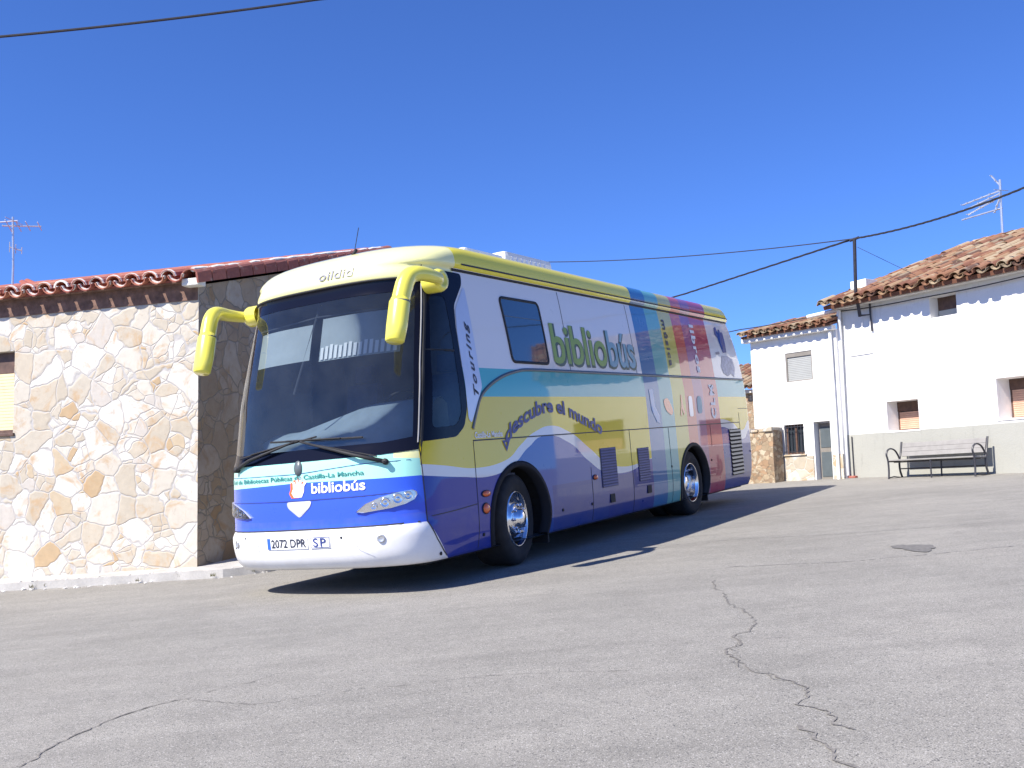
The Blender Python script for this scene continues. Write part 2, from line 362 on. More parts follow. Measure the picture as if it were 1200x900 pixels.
# pavement round the stone house
LH = Vector((-4.164, 13.247, .391)); LX = Vector((.96005, -.27983, 0)).normalized(); LY = Vector((.27983, .96005, 0)).normalized()
def pavement():
    out = [(-14.5, 15.85), (-6.78, 13.36), (-6.0, 13.14), (-5.27, 12.94), (-4.36, 12.75), (-3.62, 12.54), (-3.15, 12.72), (-2.85, 13.1), (-2.55, 13.79), (-1.4, 17.6), (-.2, 22)]
    rnd = random.Random(2); O2 = []
    for i in range(len(out)-1):
        a, b = Vector(out[i]), Vector(out[i+1]); n = max(1, int((b-a).length/.12))
        for k in range(n): O2.append(a.lerp(b, k/n)+Vector((rnd.uniform(-.012, .012), rnd.uniform(-.012, .012))))
    O2.append(Vector(out[-1]))
    inner = [LH+LX*(-11)+LY*.2, LH+LX*(-.2)+LY*.2, LH+LX*(-.2)+LY*9.5]
    bm = bmesh.new(); top = []; bot = []
    for p in O2:
        top.append(bm.verts.new((p.x, p.y, gz(p.x, p.y)+.10+rnd.uniform(-.006, .006)))); 
        bot.append(bm.verts.new((p.x, p.y, gz(p.x, p.y)-.1)))
    inn = []
    for p in O2:
        # project into house
        d = p-Vector((LH.x, LH.y)); lx = d.dot(LX.to_2d()); ly = d.dot(LY.to_2d())
        lx2 = min(lx, -.2); ly2 = max(ly, .2)
        q = Vector((LH.x, LH.y))+LX.to_2d()*lx2+LY.to_2d()*ly2
        inn.append(bm.verts.new((q.x, q.y, gz(q.x, q.y)+.10)))
    for i in range(len(O2)-1):
        bm.faces.new((bot[i], bot[i+1], top[i+1], top[i])); bm.faces.new((top[i], top[i+1], inn[i+1], inn[i]))
    bmesh.ops.remove_doubles(bm, verts=inn, dist=.001)
    o = from_bm('pavement', bm, M['pavement']); o['kind'] = 'structure'
    # crumbs of broken mortar and small weeds along the kerb
    bm = bmesh.new()
    for i in range(260):
        k = rnd.randrange(1, len(O2)-40); p = O2[k]+Vector((rnd.uniform(-.05, .05), rnd.uniform(-.16, .10)))
        r = rnd.uniform(.006, .022)*(1.6 if rnd.random() < .1 else 1)
        z = gz(p.x, p.y)+(.10 if p.y > O2[k].y+.02 else 0)
        vv = bmesh.ops.create_icosphere(bm, subdivisions=1, radius=r)['verts']
        for v in vv: v.co = Vector((v.co.x*rnd.uniform(.8, 1.6)+p.x, v.co.y*1.2+p.y, v.co.z*.7+z+r*.3))
    o = from_bm('kerb_debris', bm, M['debris']); o['kind'] = 'stuff'; o['label'] = 'pale crumbs of mortar and grit scattered along the kerb'
    bm = bmesh.new()
    for i in range(34):
        k = rnd.choice([rnd.randrange(5, len(O2)-40), rnd.randrange(20, 45)]); p = O2[min(k, len(O2)-1)]+Vector((rnd.uniform(-.03, .03), rnd.uniform(-.05, .03)))
        for j in range(14):
            a = rnd.uniform(0, 6.28); h = rnd.uniform(.02, .06); l = rnd.uniform(.01, .05); z = gz(p.x, p.y)+.03
            q = Vector((p.x+rnd.uniform(-.03, .03), p.y+rnd.uniform(-.02, .02), z)); d = Vector((cos(a)*l, sin(a)*l, h)); s = Vector((-sin(a), cos(a), 0))*.005
            bm.faces.new([bm.verts.new(v) for v in (q-s, q+s, q+d)])
    o = from_bm('kerb_weeds', bm, M['leaf']); o['kind'] = 'stuff'; o['label'] = 'tiny dry weeds growing in the gutter by the kerb'
pavement()

# ------------------------------------------------------------ house building blocks
def frame_matrix(P, X, Y): return Matrix([[X.x, Y.x, 0, P.x], [X.y, Y.y, 0, P.y], [0, 0, 1, P.z], [0, 0, 0, 1]])
def wall_grid(bm, x0, x1, zlo, zhi, holes, depth=.35, y=0.0, sub=.6):
    """front wall at local y, z bounds; holes (x0,x1,z0,z1[,dep]) get reveals"""
    xs = sorted({x0, x1}|{h[0] for h in holes}|{h[1] for h in holes}); zs = sorted({zlo, zhi}|{h[2] for h in holes}|{h[3] for h in holes})
    for i in range(len(xs)-1):
        for j in range(len(zs)-1):
            cx, cz = (xs[i]+xs[i+1])/2, (zs[j]+zs[j+1])/2
            if any(h[0] < cx < h[1] and h[2] < cz < h[3] for h in holes): continue
            bm.faces.new([bm.verts.new((a, y, b)) for a, b in ((xs[i], zs[j]), (xs[i+1], zs[j]), (xs[i+1], zs[j+1]), (xs[i], zs[j+1]))])
    for h in holes:
        a, b, c, d = h[:4]; D = h[4] if len(h) > 4 else depth
        for q in (((a, c), (a, d)), ((a, d), (b, d)), ((b, d), (b, c)), ((b, c), (a, c))):
            (p0, r0), (p1, r1) = q
            bm.faces.new([bm.verts.new(v) for v in ((p0, y, r0), (p1, y, r1), (p1, y+D, r1), (p0, y+D, r0))])
    bmesh.ops.remove_doubles(bm, verts=bm.verts, dist=.0005)
def one_tile(vs, fs, C, U, S, N, L, r0, r1, flip, th=.014, seg=6):
    """barrel tile from C running along U (up-slope) length L; S across, N normal; r0 at low end"""
    b = len(vs); sg = -1 if flip else 1
    for t, r in ((0, r0), (L, r1)):
        for rr in (r, r-th):
            for k in range(seg+1):
                a = pi*k/seg; vs.append(C+U*t+S*(rr*cos(a))+N*(rr*sin(a)*sg*.8))
    s = seg+1
    for k in range(seg):
        o0, i0, o1, i1 = b+k, b+s+k, b+2*s+k, b+3*s+k
        fs.append((o0, o0+1, o1+1, o1)); fs.append((i0, i1, i1+1, i0+1)); fs.append((o0, i0, i0+1, o0+1)); fs.append((o1, o1+1, i1+1, i1))
    fs.append((b, b+2*s, b+3*s, b+s)); e = seg; fs.append((b+e, b+s+e, b+3*s+e, b+2*s+e))
def tile_roof(name, mat, parent, P, X, U, width, length, pitch=.21, expo=.34, seed=1, jit=.012, pan=True, clip=None):
    N = X.cross(U).normalized(); rnd = random.Random(seed); vs = []; fs = []
    nc = int(width/pitch); nr = int(math.ceil(length/expo))
    for i in range(nc+1):
        for j in range(nr):
            c = P+X*(i*pitch+rnd.uniform(-jit, jit))+U*(j*expo+rnd.uniform(-jit, jit)*1.5)+N*(.045+rnd.uniform(-jit, jit)*.6)
            if clip and not clip(i*pitch, j*expo): continue
            L = min(expo*1.25, length-j*expo+.05)
            one_tile(vs, fs, c+N*.02, (U+X*rnd.uniform(-.02, .02)+N*.035).normalized(), X, N, L, pitch*.42, pitch*.34, False)
            if pan:
                c2 = c+X*pitch*.5+N*(.055-.02)-U*.05
                one_tile(vs, fs, c2, (U+N*.035).normalized(), X, N, L, pitch*.40, pitch*.36, True)
    return from_py(name, vs, fs, mat, parent, smooth=False)

def yagi(mast_pts, booms, name, label, group=None, r=1.0):
    t = thing(name, label, 'antenna', Matrix.Translation(mast_pts[0]), group); inv = -Vector(mast_pts[0])
    bm = bmesh.new(); tube(bm, [Vector(p)+inv for p in mast_pts], .018*r, 8); from_bm('mast', bm, M['galv'], t)
    for (a, d, ln, els, el_dir) in booms:
        bm = bmesh.new(); a = Vector(a)+inv; d = Vector(d).normalized(); e = Vector(el_dir).normalized()
        tube(bm, [a, a+d*ln], .013*r, 6)
        for (t_, half) in els: tube(bm, [a+d*ln*t_-e*half, a+d*ln*t_+e*half], .007*r, 6)
        from_bm('aerial', bm, M['galv'], t)
    return t

# ------------------------------------------------------------ stone house on the left
def stone_house():
    T = thing('stone_house', 'cream stone-clad house with red tiled eaves at the left, behind the bus front', 'house', frame_matrix(LH, LX, LY))
    EZ = 4.14-LH.z; PIT = math.tan(radians(15.5)); D = 6.3; Wd = 11.0
    rise = D*PIT
    win = (-4.3, -2.98, 2.287-LH.z, 3.45-LH.z, .16)
    bm = bmesh.new(); wall_grid(bm, -Wd, 0, -.6, EZ, [win])
    # gable wall, facing right
    def q(*p): bm.faces.new([bm.verts.new(v) for v in p])
    q((-Wd, 0, -.6), (-Wd, 0, EZ), (-Wd, D, EZ+rise), (-Wd, D*2, EZ), (-Wd, D*2, -.6)); q((-Wd, D*2, -.6), (-Wd, D*2, EZ), (0, D*2, EZ), (0, D*2, -.6))
    bmesh.ops.remove_doubles(bm, verts=bm.verts, dist=.001)
    from_bm('wall', bm, M['stone'], T)
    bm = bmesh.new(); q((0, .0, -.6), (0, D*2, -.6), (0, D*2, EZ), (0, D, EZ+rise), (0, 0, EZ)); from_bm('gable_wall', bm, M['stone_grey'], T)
    # roof deck + tiles
    U = Vector((0, 1, PIT)).normalized(); X = Vector((1, 0, 0)); ov = .17
    bm = bmesh.new(); 
    def slab(p, a, b, n, t=.03):
        vs = [bm.verts.new(v) for v in (p, p+a, p+a+b, p+b, p-n*t, p+a-n*t, p+a+b-n*t, p+b-n*t)]
        for f in ((0, 1, 2, 3), (7, 6, 5, 4), (0, 4, 5, 1), (1, 5, 6, 2), (2, 6, 7, 3), (3, 7, 4, 0)): bm.faces.new([vs[i] for i in f])
    N = X.cross(U); ln = D/cos(math.atan(PIT))
    slab(Vector((-Wd, -.11, EZ-.11*PIT+.105)), X*(Wd-.02), U*(ln+.10), N)
    U2 = Vector((0, -1, PIT)).normalized(); slab(Vector((-.02, 2*D+.1, EZ-.1*PIT+.075)), -X*(Wd-.02), U2*(ln+.10), (-X).cross(U2))
    rf = from_bm('roof', bm, M['verge'], T)
    tile_roof('roof_tiles', M['tile_red'], rf, Vector((-Wd+.1, -ov, EZ-ov*PIT+.09)), X, U, Wd-.2, ln+ov, pitch=.285, expo=.36, seed=3, jit=.007)
    vs = []; fs = []
    for i in range(int((Wd-.2)/.285)+1):
        one_tile(vs, fs, Vector((-Wd+.1+i*.285, -ov-.012, EZ-ov*PIT+.158)), U, X, N, .03, .285*.42+.004, .285*.42+.004, False, .026)
        one_tile(vs, fs, Vector((-Wd+.1+(i+.5)*.285, -ov-.045, EZ-ov*PIT+.170)), U, X, N, .03, .285*.40, .285*.40, True, .020)
    from_py('eave_mortar', vs, fs, M['mortar'], rf)
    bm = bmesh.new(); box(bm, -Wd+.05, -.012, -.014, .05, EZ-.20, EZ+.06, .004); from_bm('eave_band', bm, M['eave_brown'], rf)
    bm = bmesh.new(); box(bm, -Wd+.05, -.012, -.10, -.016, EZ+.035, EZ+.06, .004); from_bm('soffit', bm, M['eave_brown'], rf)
    # verge tiles along the gable
    vs = []; fs = []; n = int((ln+ov)/.36); rnd = random.Random(5)
    for j in range(n+1):
        c = Vector((-.02, -ov, EZ-ov*PIT+.10))+U*(j*.36)+N*(.03)
        one_tile(vs, fs, c+X*rnd.uniform(-.008, .008), (U+N*.05).normalized(), X, N, .40, .135, .118, False, .018, 8)
    from_py('verge_tiles', vs, fs, M['verge'], rf)
    vs = []; fs = []
    for j in range(n+1):
        c = Vector((.085, -ov, EZ-ov*PIT+.04))+U*(j*.36)
        b = len(vs); h = .15
        P0 = [c, c+U*.335, c+U*.335+N*h, c+N*(h-.015)]
        for p in P0: vs.append(p)
        for p in P0: vs.append(p+X*.028)
        fs += [(b, b+3, b+2, b+1), (b+4, b+5, b+6, b+7), (b, b+1, b+5, b+4), (b+1, b+2, b+6, b+5), (b+2, b+3, b+7, b+6), (b+3, b, b+4, b+7)]
    from_py('verge_board', vs, fs, M['verge'], rf)
    bm = bmesh.new()
    tube(bm, [Vector((.02, -ov, EZ-ov*PIT+.215))+U*(k*.2)+N*rnd.uniform(-.01, .012) for k in range(int((ln+ov)/.2))], .034, 6)
    from_bm('ridge_mortar', bm, M['mortar'], rf)
    bm = bmesh.new(); box(bm, -.16, .10, -.16, .02, EZ-.03, EZ+.07, .02); from_bm('corner_mortar', bm, M['mortar'], rf)
    # ridge tiles
    vs = []; fs = []
    for j in range(int(Wd/.38)): one_tile(vs, fs, Vector((-Wd+j*.38, D, EZ+rise+.10)), X, Vector((0, -1, 0)), Vector((0, 0, 1)), .42, .14, .12, False)
    from_py('ridge_tiles', vs, fs, M['verge'], rf)
    # window with cream roller blind
    a, b, c, d, dep = win
    fr = bm = bmesh.new(); 
    for (x0, x1, z0, z1) in ((a, a+.05, c, d), (b-.05, b, c, d), (a+.05, b-.05, c, c+.05)): box(bm, x0, x1, .10, .155, z0, z1)
    Wn = from_bm('window', bm, M['wood_dark'], T)
    bm = bmesh.new(); box(bm, a+.05, b-.05, .11, .15, d-.30, d); from_bm('blind_box', bm, M['wood_dark'], Wn)
    bm = bmesh.new(); z = c+.05
    while z < d-.31: box(bm, a+.05, b-.05, .105, .125, z, z+.042, .004); z += .045
    from_bm('roller_blind', bm, M['shutter_cream'], Wn)
    bm = bmesh.new(); box(bm, a-.05, b+.03, -.03, .14, c-.045, c-.002, .006); from_bm('sill', bm, M['wood_dark'], Wn)
stone_house()

def neighbour_roof_house():
    P = Vector((-13.2, 19.6, 1.0)); T = thing('neighbour_house', 'low house with a red tiled roof peeping over the stone house at far left', 'house', frame_matrix(P, LX, LY))
    bm = bmesh.new(); box(bm, 0, 4.4, 0, 5, -1.2, 3.95); from_bm('wall', bm, M['plaster'], T)
    U = Vector((0, 1, .36)).normalized(); X = Vector((1, 0, 0))
    bm = bmesh.new()
    A = [(-.2, -.2, 3.95), (4.6, -.2, 3.95), (4.6, 5.2, 3.95), (-.2, 5.2, 3.95), (1.8, 2.5, 4.85), (2.6, 2.5, 4.85)]
    V = [bm.verts.new(a) for a in A]
    for f in ((0, 1, 5, 4), (1, 2, 5), (2, 3, 4, 5), (3, 0, 4), (3, 2, 1, 0)): bm.faces.new([V[i] for i in f])
    rf = from_bm('roof', bm, M['tile_red'], T)
    tile_roof('roof_tiles', M['tile_red'], rf, Vector((-.1, -.35, 3.93)), X, Vector((0, 2.7, .9)).normalized(), 4.6, 2.9, pitch=.24, seed=8, clip=lambda x, u: u*.72-.2 < x < 4.75-u*.72)
    X2 = Vector((0, 1, 0)); U2 = Vector((-2, 0, .9)).normalized()
    tile_roof('roof_tiles', M['tile_red'], rf, Vector((4.75, -.2, 3.93)), X2, U2, 5.3, 2.2, pitch=.24, seed=9, clip=lambda x, u: u*1.2-.2 < x < 5.3-u*1.2)
neighbour_roof_house()
yagi([(-8.56, 17, 4.3), (-8.55, 17, 5.4), (-8.577, 17, 6.25)],
     [((-8.75, 17.0, 6.10), (1, .25, .02), .62, [(.0, .02), (.15, .22), (.4, .2), (.65, .17), (.95, .15)], (.2, -1, 0.25)),
      ((-9.1, 16.9, 6.12), (1, -.1, .02), .7, [(.1, .3), (.9, .3)], (0, 1, .05)),
      ((-8.62, 17, 5.72), (1, .3, -.3), .2, [(0, .09), (.5, .08), (1, .06)], (.1, -.2, 1))],
     'roof_antenna', 'thin television antenna on the roof at the far left')

# ------------------------------------------------------------ white house on the right
RP = Vector((7.236, 21.808, 1.37)); RX = Vector((.54006, -.84163, 0)).normalized(); RY = Vector((.84163, .54006, 0)).normalized()
def white_house():
    T = thing('white_house', 'large whitewashed house with grey cement base band and old tiled roof', 'house', frame_matrix(RP, RX, RY))
    z0 = RP.z; Wd = 5.1; EZ = 5.12-z0; D = 5.5; PIT = .345
    w1 = (1.05, 1.80, 2.30-z0, 2.92-z0, .42); w2 = (3.50, 4.62, 2.37-z0, 3.14-z0, .5); vt = (2.22, 2.81, 4.50-z0, 4.93-z0, .30)
    holes = [w1, w2, vt]
    bm = bmesh.new(); band = 2.29-z0
    wall_grid(bm, 0, Wd, band, EZ, [h for h in holes])
    def q(*p): bm.faces.new([bm.verts.new(v) for v in p])
    q((0, 0, -.8), (0, 0, EZ), (0, D, EZ+D*PIT), (0, 2*D, EZ), (0, 2*D, -.8))
    q((Wd, 0, -.8), (Wd, 2*D, -.8), (Wd, 2*D, EZ), (Wd, D, EZ+D*PIT), (Wd, 0, EZ)); q((Wd, 2*D, -.8), (0, 2*D, -.8), (0, 2*D, EZ), (Wd, 2*D, EZ))
    bmesh.ops.remove_doubles(bm, verts=bm.verts, dist=.001)
    from_bm('wall', bm, M['plaster'], T)
    bm = bmesh.new(); box(bm, .005, Wd+.01, -.012, .2, -.8, band+.002, .004); from_bm('base_band', bm, M['cement'], T)
    X = Vector((1, 0, 0)); U = Vector((0, 1, PIT)).normalized(); N = X.cross(U); ln = D/cos(math.atan(PIT)); ov = .42
    bm = bmesh.new()
    for sgn in (0, 1):
        if sgn == 0: p = Vector((-.12, -.38, EZ-.38*PIT+.115)); a = X*(Wd+.26); u = U
        else: p = Vector((Wd+.16, 2*D+.3, EZ-.3*PIT+.10)); a = -X*(Wd+.3); u = Vector((0, -1, PIT)).normalized()
        n = a.cross(u).normalized(); b = u*(ln+.36)
        vs = [bm.verts.new(v) for v in (p, p+a, p+a+b, p+b, p-n*.08, p+a-n*.08, p+a+b-n*.08, p+b-n*.08)]
        for f in ((0, 1, 2, 3), (7, 6, 5, 4), (0, 4, 5, 1), (1, 5, 6, 2), (2, 6, 7, 3), (3, 7, 4, 0)): bm.faces.new([vs[i] for i in f])
    rf = from_bm('roof', bm, M['tile_old'], T)
    tile_roof('roof_tiles', M['tile_old'], rf, Vector((-.12, -ov, EZ-ov*PIT+.12)), X, U, Wd+.25, ln+ov, pitch=.245, expo=.37, seed=11, jit=.03)
    # projecting course of eave tiles under the roof
    vs = []; fs = []; rnd = random.Random(4)
    for i in range(int(Wd/.23)+1):
        one_tile(vs, fs, Vector((i*.23+.02, -.24+rnd.uniform(-.015, .01), EZ-.055)), Vector((0, 1, 0)), X, Vector((0, 0, 1)), .26, .10, .09, False)
    from_py('eave_tiles', vs, fs, M['tile_old'], rf)
    bm = bmesh.new(); box(bm, -.02, Wd, -.20, .0, EZ-.085, EZ-.058, .004); from_bm('eave_course', bm, M['mortar'], rf)
    vs = []; fs = []
    for j in range(int((Wd+.3)/.36)): one_tile(vs, fs, Vector((-.14+j*.36, D, EZ+D*PIT+.16)), X, Vector((0, -1, 0)), Vector((0, 0, 1)), .40, .13, .115, False)
    from_py('ridge_tiles', vs, fs, M['tile_old'], rf)
    vs = []; fs = []
    for j in range(int((ln+ov)/.33)): one_tile(vs, fs, Vector((-.16, -ov, EZ-ov*PIT+.16))+U*(j*.33), (U+N*.04).normalized(), X, N, .38, .105, .09, False)
    from_py('verge_tiles', vs, fs, M['tile_old'], rf)
    bm = bmesh.new(); box(bm, -.1, .32, .55, .95, EZ-.1, EZ+.62, .01); ch = from_bm('chimney', bm, M['plaster'], rf)
    # windows
    for (a, b, c, d, dep), nm in ((w1, 1), (w2, 2)):
        bm = bmesh.new(); y = dep-.06; t = .045
        for (x0, x1, u0, u1) in ((a, a+t, c, d), (b-t, b, c, d), (a+t, b-t, c, c+t), (a+t, b-t, d-t, d), ((a+b)/2-.02, (a+b)/2+.02, c+t, d-t)): box(bm, x0, x1, y, y+.05, u0, u1)
        W_ = from_bm('window', bm, M['wood_dark'], T)
        bm = bmesh.new(); box(bm, a+.002, b-.002, dep-.02, dep, c, d); from_bm('pane', bm, M['pane'], W_)
        bm = bmesh.new(); z = c+t
        while z < d-.22: box(bm, a+t, b-t, y-.012, y+.012, z, z+.036, .004); z += .04
        from_bm('roller_blind', bm, M['shutter_brick'], W_)
        bm = bmesh.new(); box(bm, a+.003, b-.003, y-.02, y+.03, d-.20, d-.003, .004); from_bm('blind_box', bm, M['wood_dark'], W_)
        bm = bmesh.new(); box(bm, a-.03, b+.03, -.02, dep-.07, c-.03, c+.006, .005); from_bm('sill', bm, M['plaster'], W_)
    a, b, c, d, dep = vt
    bm = bmesh.new(); box(bm, a, b, dep-.02, dep, c+.0, d); W_ = from_bm('window', bm, M['wood_dark'], T)
    bm = bmesh.new(); box(bm, a+.02, b-.02, dep-.04, dep-.021, c+.01, c+.16); from_bm('pane', bm, M['shutter_grey'], W_)
    # street plaque, gutter drop and pipes at the corner
    bm = bmesh.new(); box(bm, .22, .80, -.022, 0, 3.98-z0, 4.48-z0, .006); from_bm('plaque', bm, M['white_paint'], T)
    bm = bmesh.new(); tube(bm, [(.06, -.10, 5.02-z0), (.03, -.10, 3.2-z0), (.02, -.10, 2.4-z0), (.02, -.10, 1.42-z0)], .045, 10); tube(bm, [(-.75, -.16, 5.0-z0), (.06, -.10, 5.03-z0)], .045, 10)
    from_bm('drainpipe', bm, M['white_paint'], T)
    bm = bmesh.new(); tube(bm, [(.14, -.03, 2.25-z0), (.14, -.03, 1.38-z0)], .013, 8); from_bm('conduit', bm, M['steel_dark'], T)
    bm = bmesh.new(); box(bm, .04, .22, -.10, -.015, 1.36-z0, 1.41-z0, .01); from_bm('conduit_box', bm, M['tile_red'], T)
white_house()
def RW(s, y, z): return Vector((RP.x, RP.y, 0))+RX*s+RY*y+Vector((0, 0, z))
# antenna on that roof
yagi([RW(.6, 5.5, 6.9), RW(.62, 5.5, 7.8), RW(.65, 5.5, 8.62)],
     [(RW(.66, 5.5, 8.35), RX*-1+Vector((0, 0, -.10)), 1.05, [(.0, .30), (.25, .1), (.45, .1), (.65, .1), (.85, .1), (1, .09)], RY+Vector((0, 0, .1))),
      (RW(.66, 5.5, 8.28), RX*-1+Vector((0, 0, -.18)), 1.0, [(.3, .09), (.6, .09), (1, .08)], RY),
      (RW(.66, 5.5, 8.20), RX*-1+Vector((0, 0, -.26)), .95, [(.3, .09), (.6, .09), (1, .08)], RY),
      (RW(.66, 5.5, 8.45), RX*-.55+Vector((0, 0, .8)), .40, [(.5, .06), (1, .05)], RY),
      (RW(.60, 5.5, 8.15), RX*-.4+Vector((0, 0, -.8)), .35, [(.5, .06), (1, .05)], RY),
      (RW(.66, 5.5, 7.90), RX*-1+Vector((0, 0, -.03)), 1.10, [(.1, .1), (.9, .05)], RY)],
     'roof_antenna', 'silver television antenna with fanned arms on the big tiled roof at right', r=1.7)
# cable post
def cable_post():
    b = RW(.66, -.06, 4.45); T = thing('cable_post', 'dark steel cable post bracketed to the white house below its eave', 'post', Matrix.Translation(b))
    bm = bmesh.new(); tube(bm, [RW(.66, -.16, 4.78)-b, RW(.74, -.35, 5.3)-b, RW(.91, -.5, 6.37)-b], .038, 8); from_bm('pole', bm, M['steel_dark'], T)
    bm = bmesh.new(); tube(bm, [RW(.66, -.16, 4.80)-b, RW(.84, -.05, 4.80)-b, RW(.84, -.03, 4.45)-b], .022, 8); tube(bm, [RW(.84, -.05, 5.1)-b, RW(.84, -.05, 4.8)-b], .022, 8); from_bm('bracket', bm, M['steel_dark'], T)
    bm = bmesh.new(); tube(bm, [RW(.80, -.5, 6.36)-b, RW(1.02, -.5, 6.38)-b], .03, 8); from_bm('cable_clamp', bm, M['steel_dark'], T)
cable_post()
def wire(name, label, pts, r, sag=0.0, twist=False, n=24):
    pts = [Vector(p) for p in pts]; P = []
    for i in range(len(pts)-1):
        for k in range(n):
            t = k/n; q = pts[i].lerp(pts[i+1], t); q.z -= sag*4*t*(1-t); P.append(q)
    P.append(pts[-1]); o0 = pts[0].copy(); bm = bmesh.new()
    if twist:
        for ph in (0, 2*pi/3, 4*pi/3):
            tube(bm, [q-o0+Vector((0, cos(ph+i*1.1), sin(ph+i*1.1)))*r*.8 for i, q in enumerate(P)], r, 5)
    else: tube(bm, [q-o0 for q in P], r, 6)
    o = from_bm(name, bm, M['cable']); o.location = o0; tag(o, label, 'cable'); return o
ptop = RW(.91, -.5, 6.38)
wire('overhead_cable', 'thick twisted black cable climbing from the post top to the right edge', [ptop, (8.978, 17, 6.267), (10.6, 12.5, 6.5)], .013, .10, True, 40)
wire('overhead_cable', 'black cable dropping leftwards from the post to behind the bus roof', [ptop, (4.55, 26, 6.30), (-4.4, 31.5, 4.9)], .014, .0, True, 30)
wire('overhead_cable', 'thin cable running almost level from the post towards the roof unit', [ptop, (1.065, 28, 7.735), (-6, 32, 7.6)], .012, .12)
wire('overhead_cable', 'single cable crossing the sky at the top left corner', [(-24, 20, 9.8), (-12.76, 24.4, 13.13), (-5.09, 26.26, 14.84), (12, 30, 18.6)], .036, .06)
wire('facade_cable', 'low black cable rising from behind the bus along the eave of the white house', [(0.5, 25.2, 4.35), (5.43, 23.45, 4.93), RW(-.25, -.05, 5.03), RW(2.0, -.10, 4.93), RW(4.9, -.10, 4.97)], .012, .03)
wire('stay_wire', 'thin diagonal stay from the cable post top down to the tiled roof', [RW(.93, -.45, 6.2), RW(1.75, .3, 5.5)], .005)

# ------------------------------------------------------------ small white house between bus and big house
SP = Vector((5.615, 23.358, 1.298)); SX = Vector((.64944, -.76041, 0)).normalized(); SY = Vector((.76041, .64944, 0)).normalized()
def small_house():
    T = thing('small_white_house', 'narrow white house with barred ground window and grey door beside the bus tail', 'house', frame_matrix(SP, SX, SY))
    z0 = SP.z; Wd = 2.25; EZ = 4.60-z0; D = 2.3; PIT = .24
    up = (.93, 1.62, 3.56-z0, 4.22-z0, .10); lo = (.80, 1.30, 1.93-z0, 2.60-z0, .14); dr = (1.56, 1.97, 1.33-z0, 2.62-z0, .22)
    bm = bmesh.new(); wall_grid(bm, 0, Wd, -.5, EZ, [up, lo, dr])
    def q(*p): bm.faces.new([bm.verts.new(v) for v in p])
    q((0, 0, -.5), (0, 0, EZ), (0, D, EZ+D*PIT), (0, 6, EZ+D*PIT), (0, 6, -.5)); q((Wd, 0, -.5), (Wd, 6, -.5), (Wd, 6, EZ+D*PIT), (Wd, D, EZ+D*PIT), (Wd, 0, EZ)); q((0, 6, -.5), (0, 6, EZ+D*PIT), (Wd, 6, EZ+D*PIT), (Wd, 6, -.5))
    bmesh.ops.remove_doubles(bm, verts=bm.verts, dist=.001)
    from_bm('wall', bm, M['plaster'], T)
    bm = bmesh.new(); box(bm, -.01, 1.53, -.03, .05, -.5, 1.88-z0, .006); box(bm, 2.0, Wd, -.03, .05, -.5, 1.88-z0, .006); from_bm('stone_footing', bm, M['footing'], T)
    bm = bmesh.new(); box(bm, -.14, Wd, -.16, .02, EZ-.02, EZ+.09, .01); from_bm('cornice', bm, M['plaster'], T)
    X = Vector((1, 0, 0)); U = Vector((0, 1, PIT)).normalized(); N = X.cross(U); ln = D/cos(math.atan(PIT))
    bm = bmesh.new(); p = Vector((-.10, -.22, EZ+.115)); a = X*(Wd+.1); b = U*ln
    vs = [bm.verts.new(v) for v in (p, p+a, p+a+b, p+b, p-N*.05, p+a-N*.05, p+a+b-N*.05, p+b-N*.05)]
    for f in ((0, 1, 2, 3), (7, 6, 5, 4), (0, 4, 5, 1), (1, 5, 6, 2), (2, 6, 7, 3), (3, 7, 4, 0)): bm.faces.new([vs[i] for i in f])
    rf = from_bm('roof', bm, M['tile_old'], T)
    tile_roof('roof_tiles', M['tile_old'], rf, Vector((-.10, -.26, EZ+.10)), X, U, Wd, ln, pitch=.2, seed=21, jit=.012)
    # upper roller blind window
    a, b, c, d, dep = up
    bm = bmesh.new()
    for (x0, x1, u0, u1) in ((a, a+.03, c, d), (b-.03, b, c, d), (a+.03, b-.03, c, c+.025), (a+.03, b-.03, d-.10, d)): box(bm, x0, x1, .015, .08, u0, u1)
    W_ = from_bm('window', bm, M['door_grey'], T)
    bm = bmesh.new(); z = c+.025
    while z < d-.11: box(bm, a+.03, b-.03, .04, .06, z, z+.036, .003); z += .04
    from_bm('roller_blind', bm, M['shutter_grey'], W_)
    a, b, c, d, dep = lo
    bm = bmesh.new()
    for (x0, x1, u0, u1) in ((a, a+.04, c, d), (b-.04, b, c, d), (a+.04, b-.04, c, c+.04), (a+.04, b-.04, d-.04, d), ((a+b)/2-.02, (a+b)/2+.02, c+.04, d-.04)): box(bm, x0, x1, .08, .12, u0, u1)
    W_ = from_bm('window', bm, M['wood_dark'], T)
    bm = bmesh.new(); box(bm, a+.003, b-.003, .121, .138, c, d); from_bm('pane', bm, M['pane'], W_)
    bm = bmesh.new()
    for k in range(6): x = a+.045+k*(b-a-.09)/5; tube(bm, [(x, -.03, c+.01), (x, -.03, d-.01)], .009, 6)
    for z in (c+.06, d-.06): tube(bm, [(a-.01, -.03, z), (b+.01, -.03, z)], .008, 6)
    for x in (a, b): 
        for z in (c+.06, d-.06): tube(bm, [(x, -.03, z), (x, .03, z)], .007, 6)
    from_bm('window_bars', bm, M['steel_dark'], W_)
    bm = bmesh.new(); box(bm, a-.06, b+.06, -.06, .07, c-.035, c-.002, .006); from_bm('sill', bm, M['footing'], W_)
    a, b, c, d, dep = dr
    bm = bmesh.new(); box(bm, a+.03, b-.03, .16, .20, c, d-.03, .004); Dr = from_bm('door', bm, M['door_grey'], T)
    bm = bmesh.new(); box(bm, a+.06, b-.06, .150, .1585, c+.08, c+.62, .003); box(bm, a+.06, b-.06, .150, .1585, c+.72, d-.12, .003); from_bm('door_panel', bm, M['mould'], Dr)
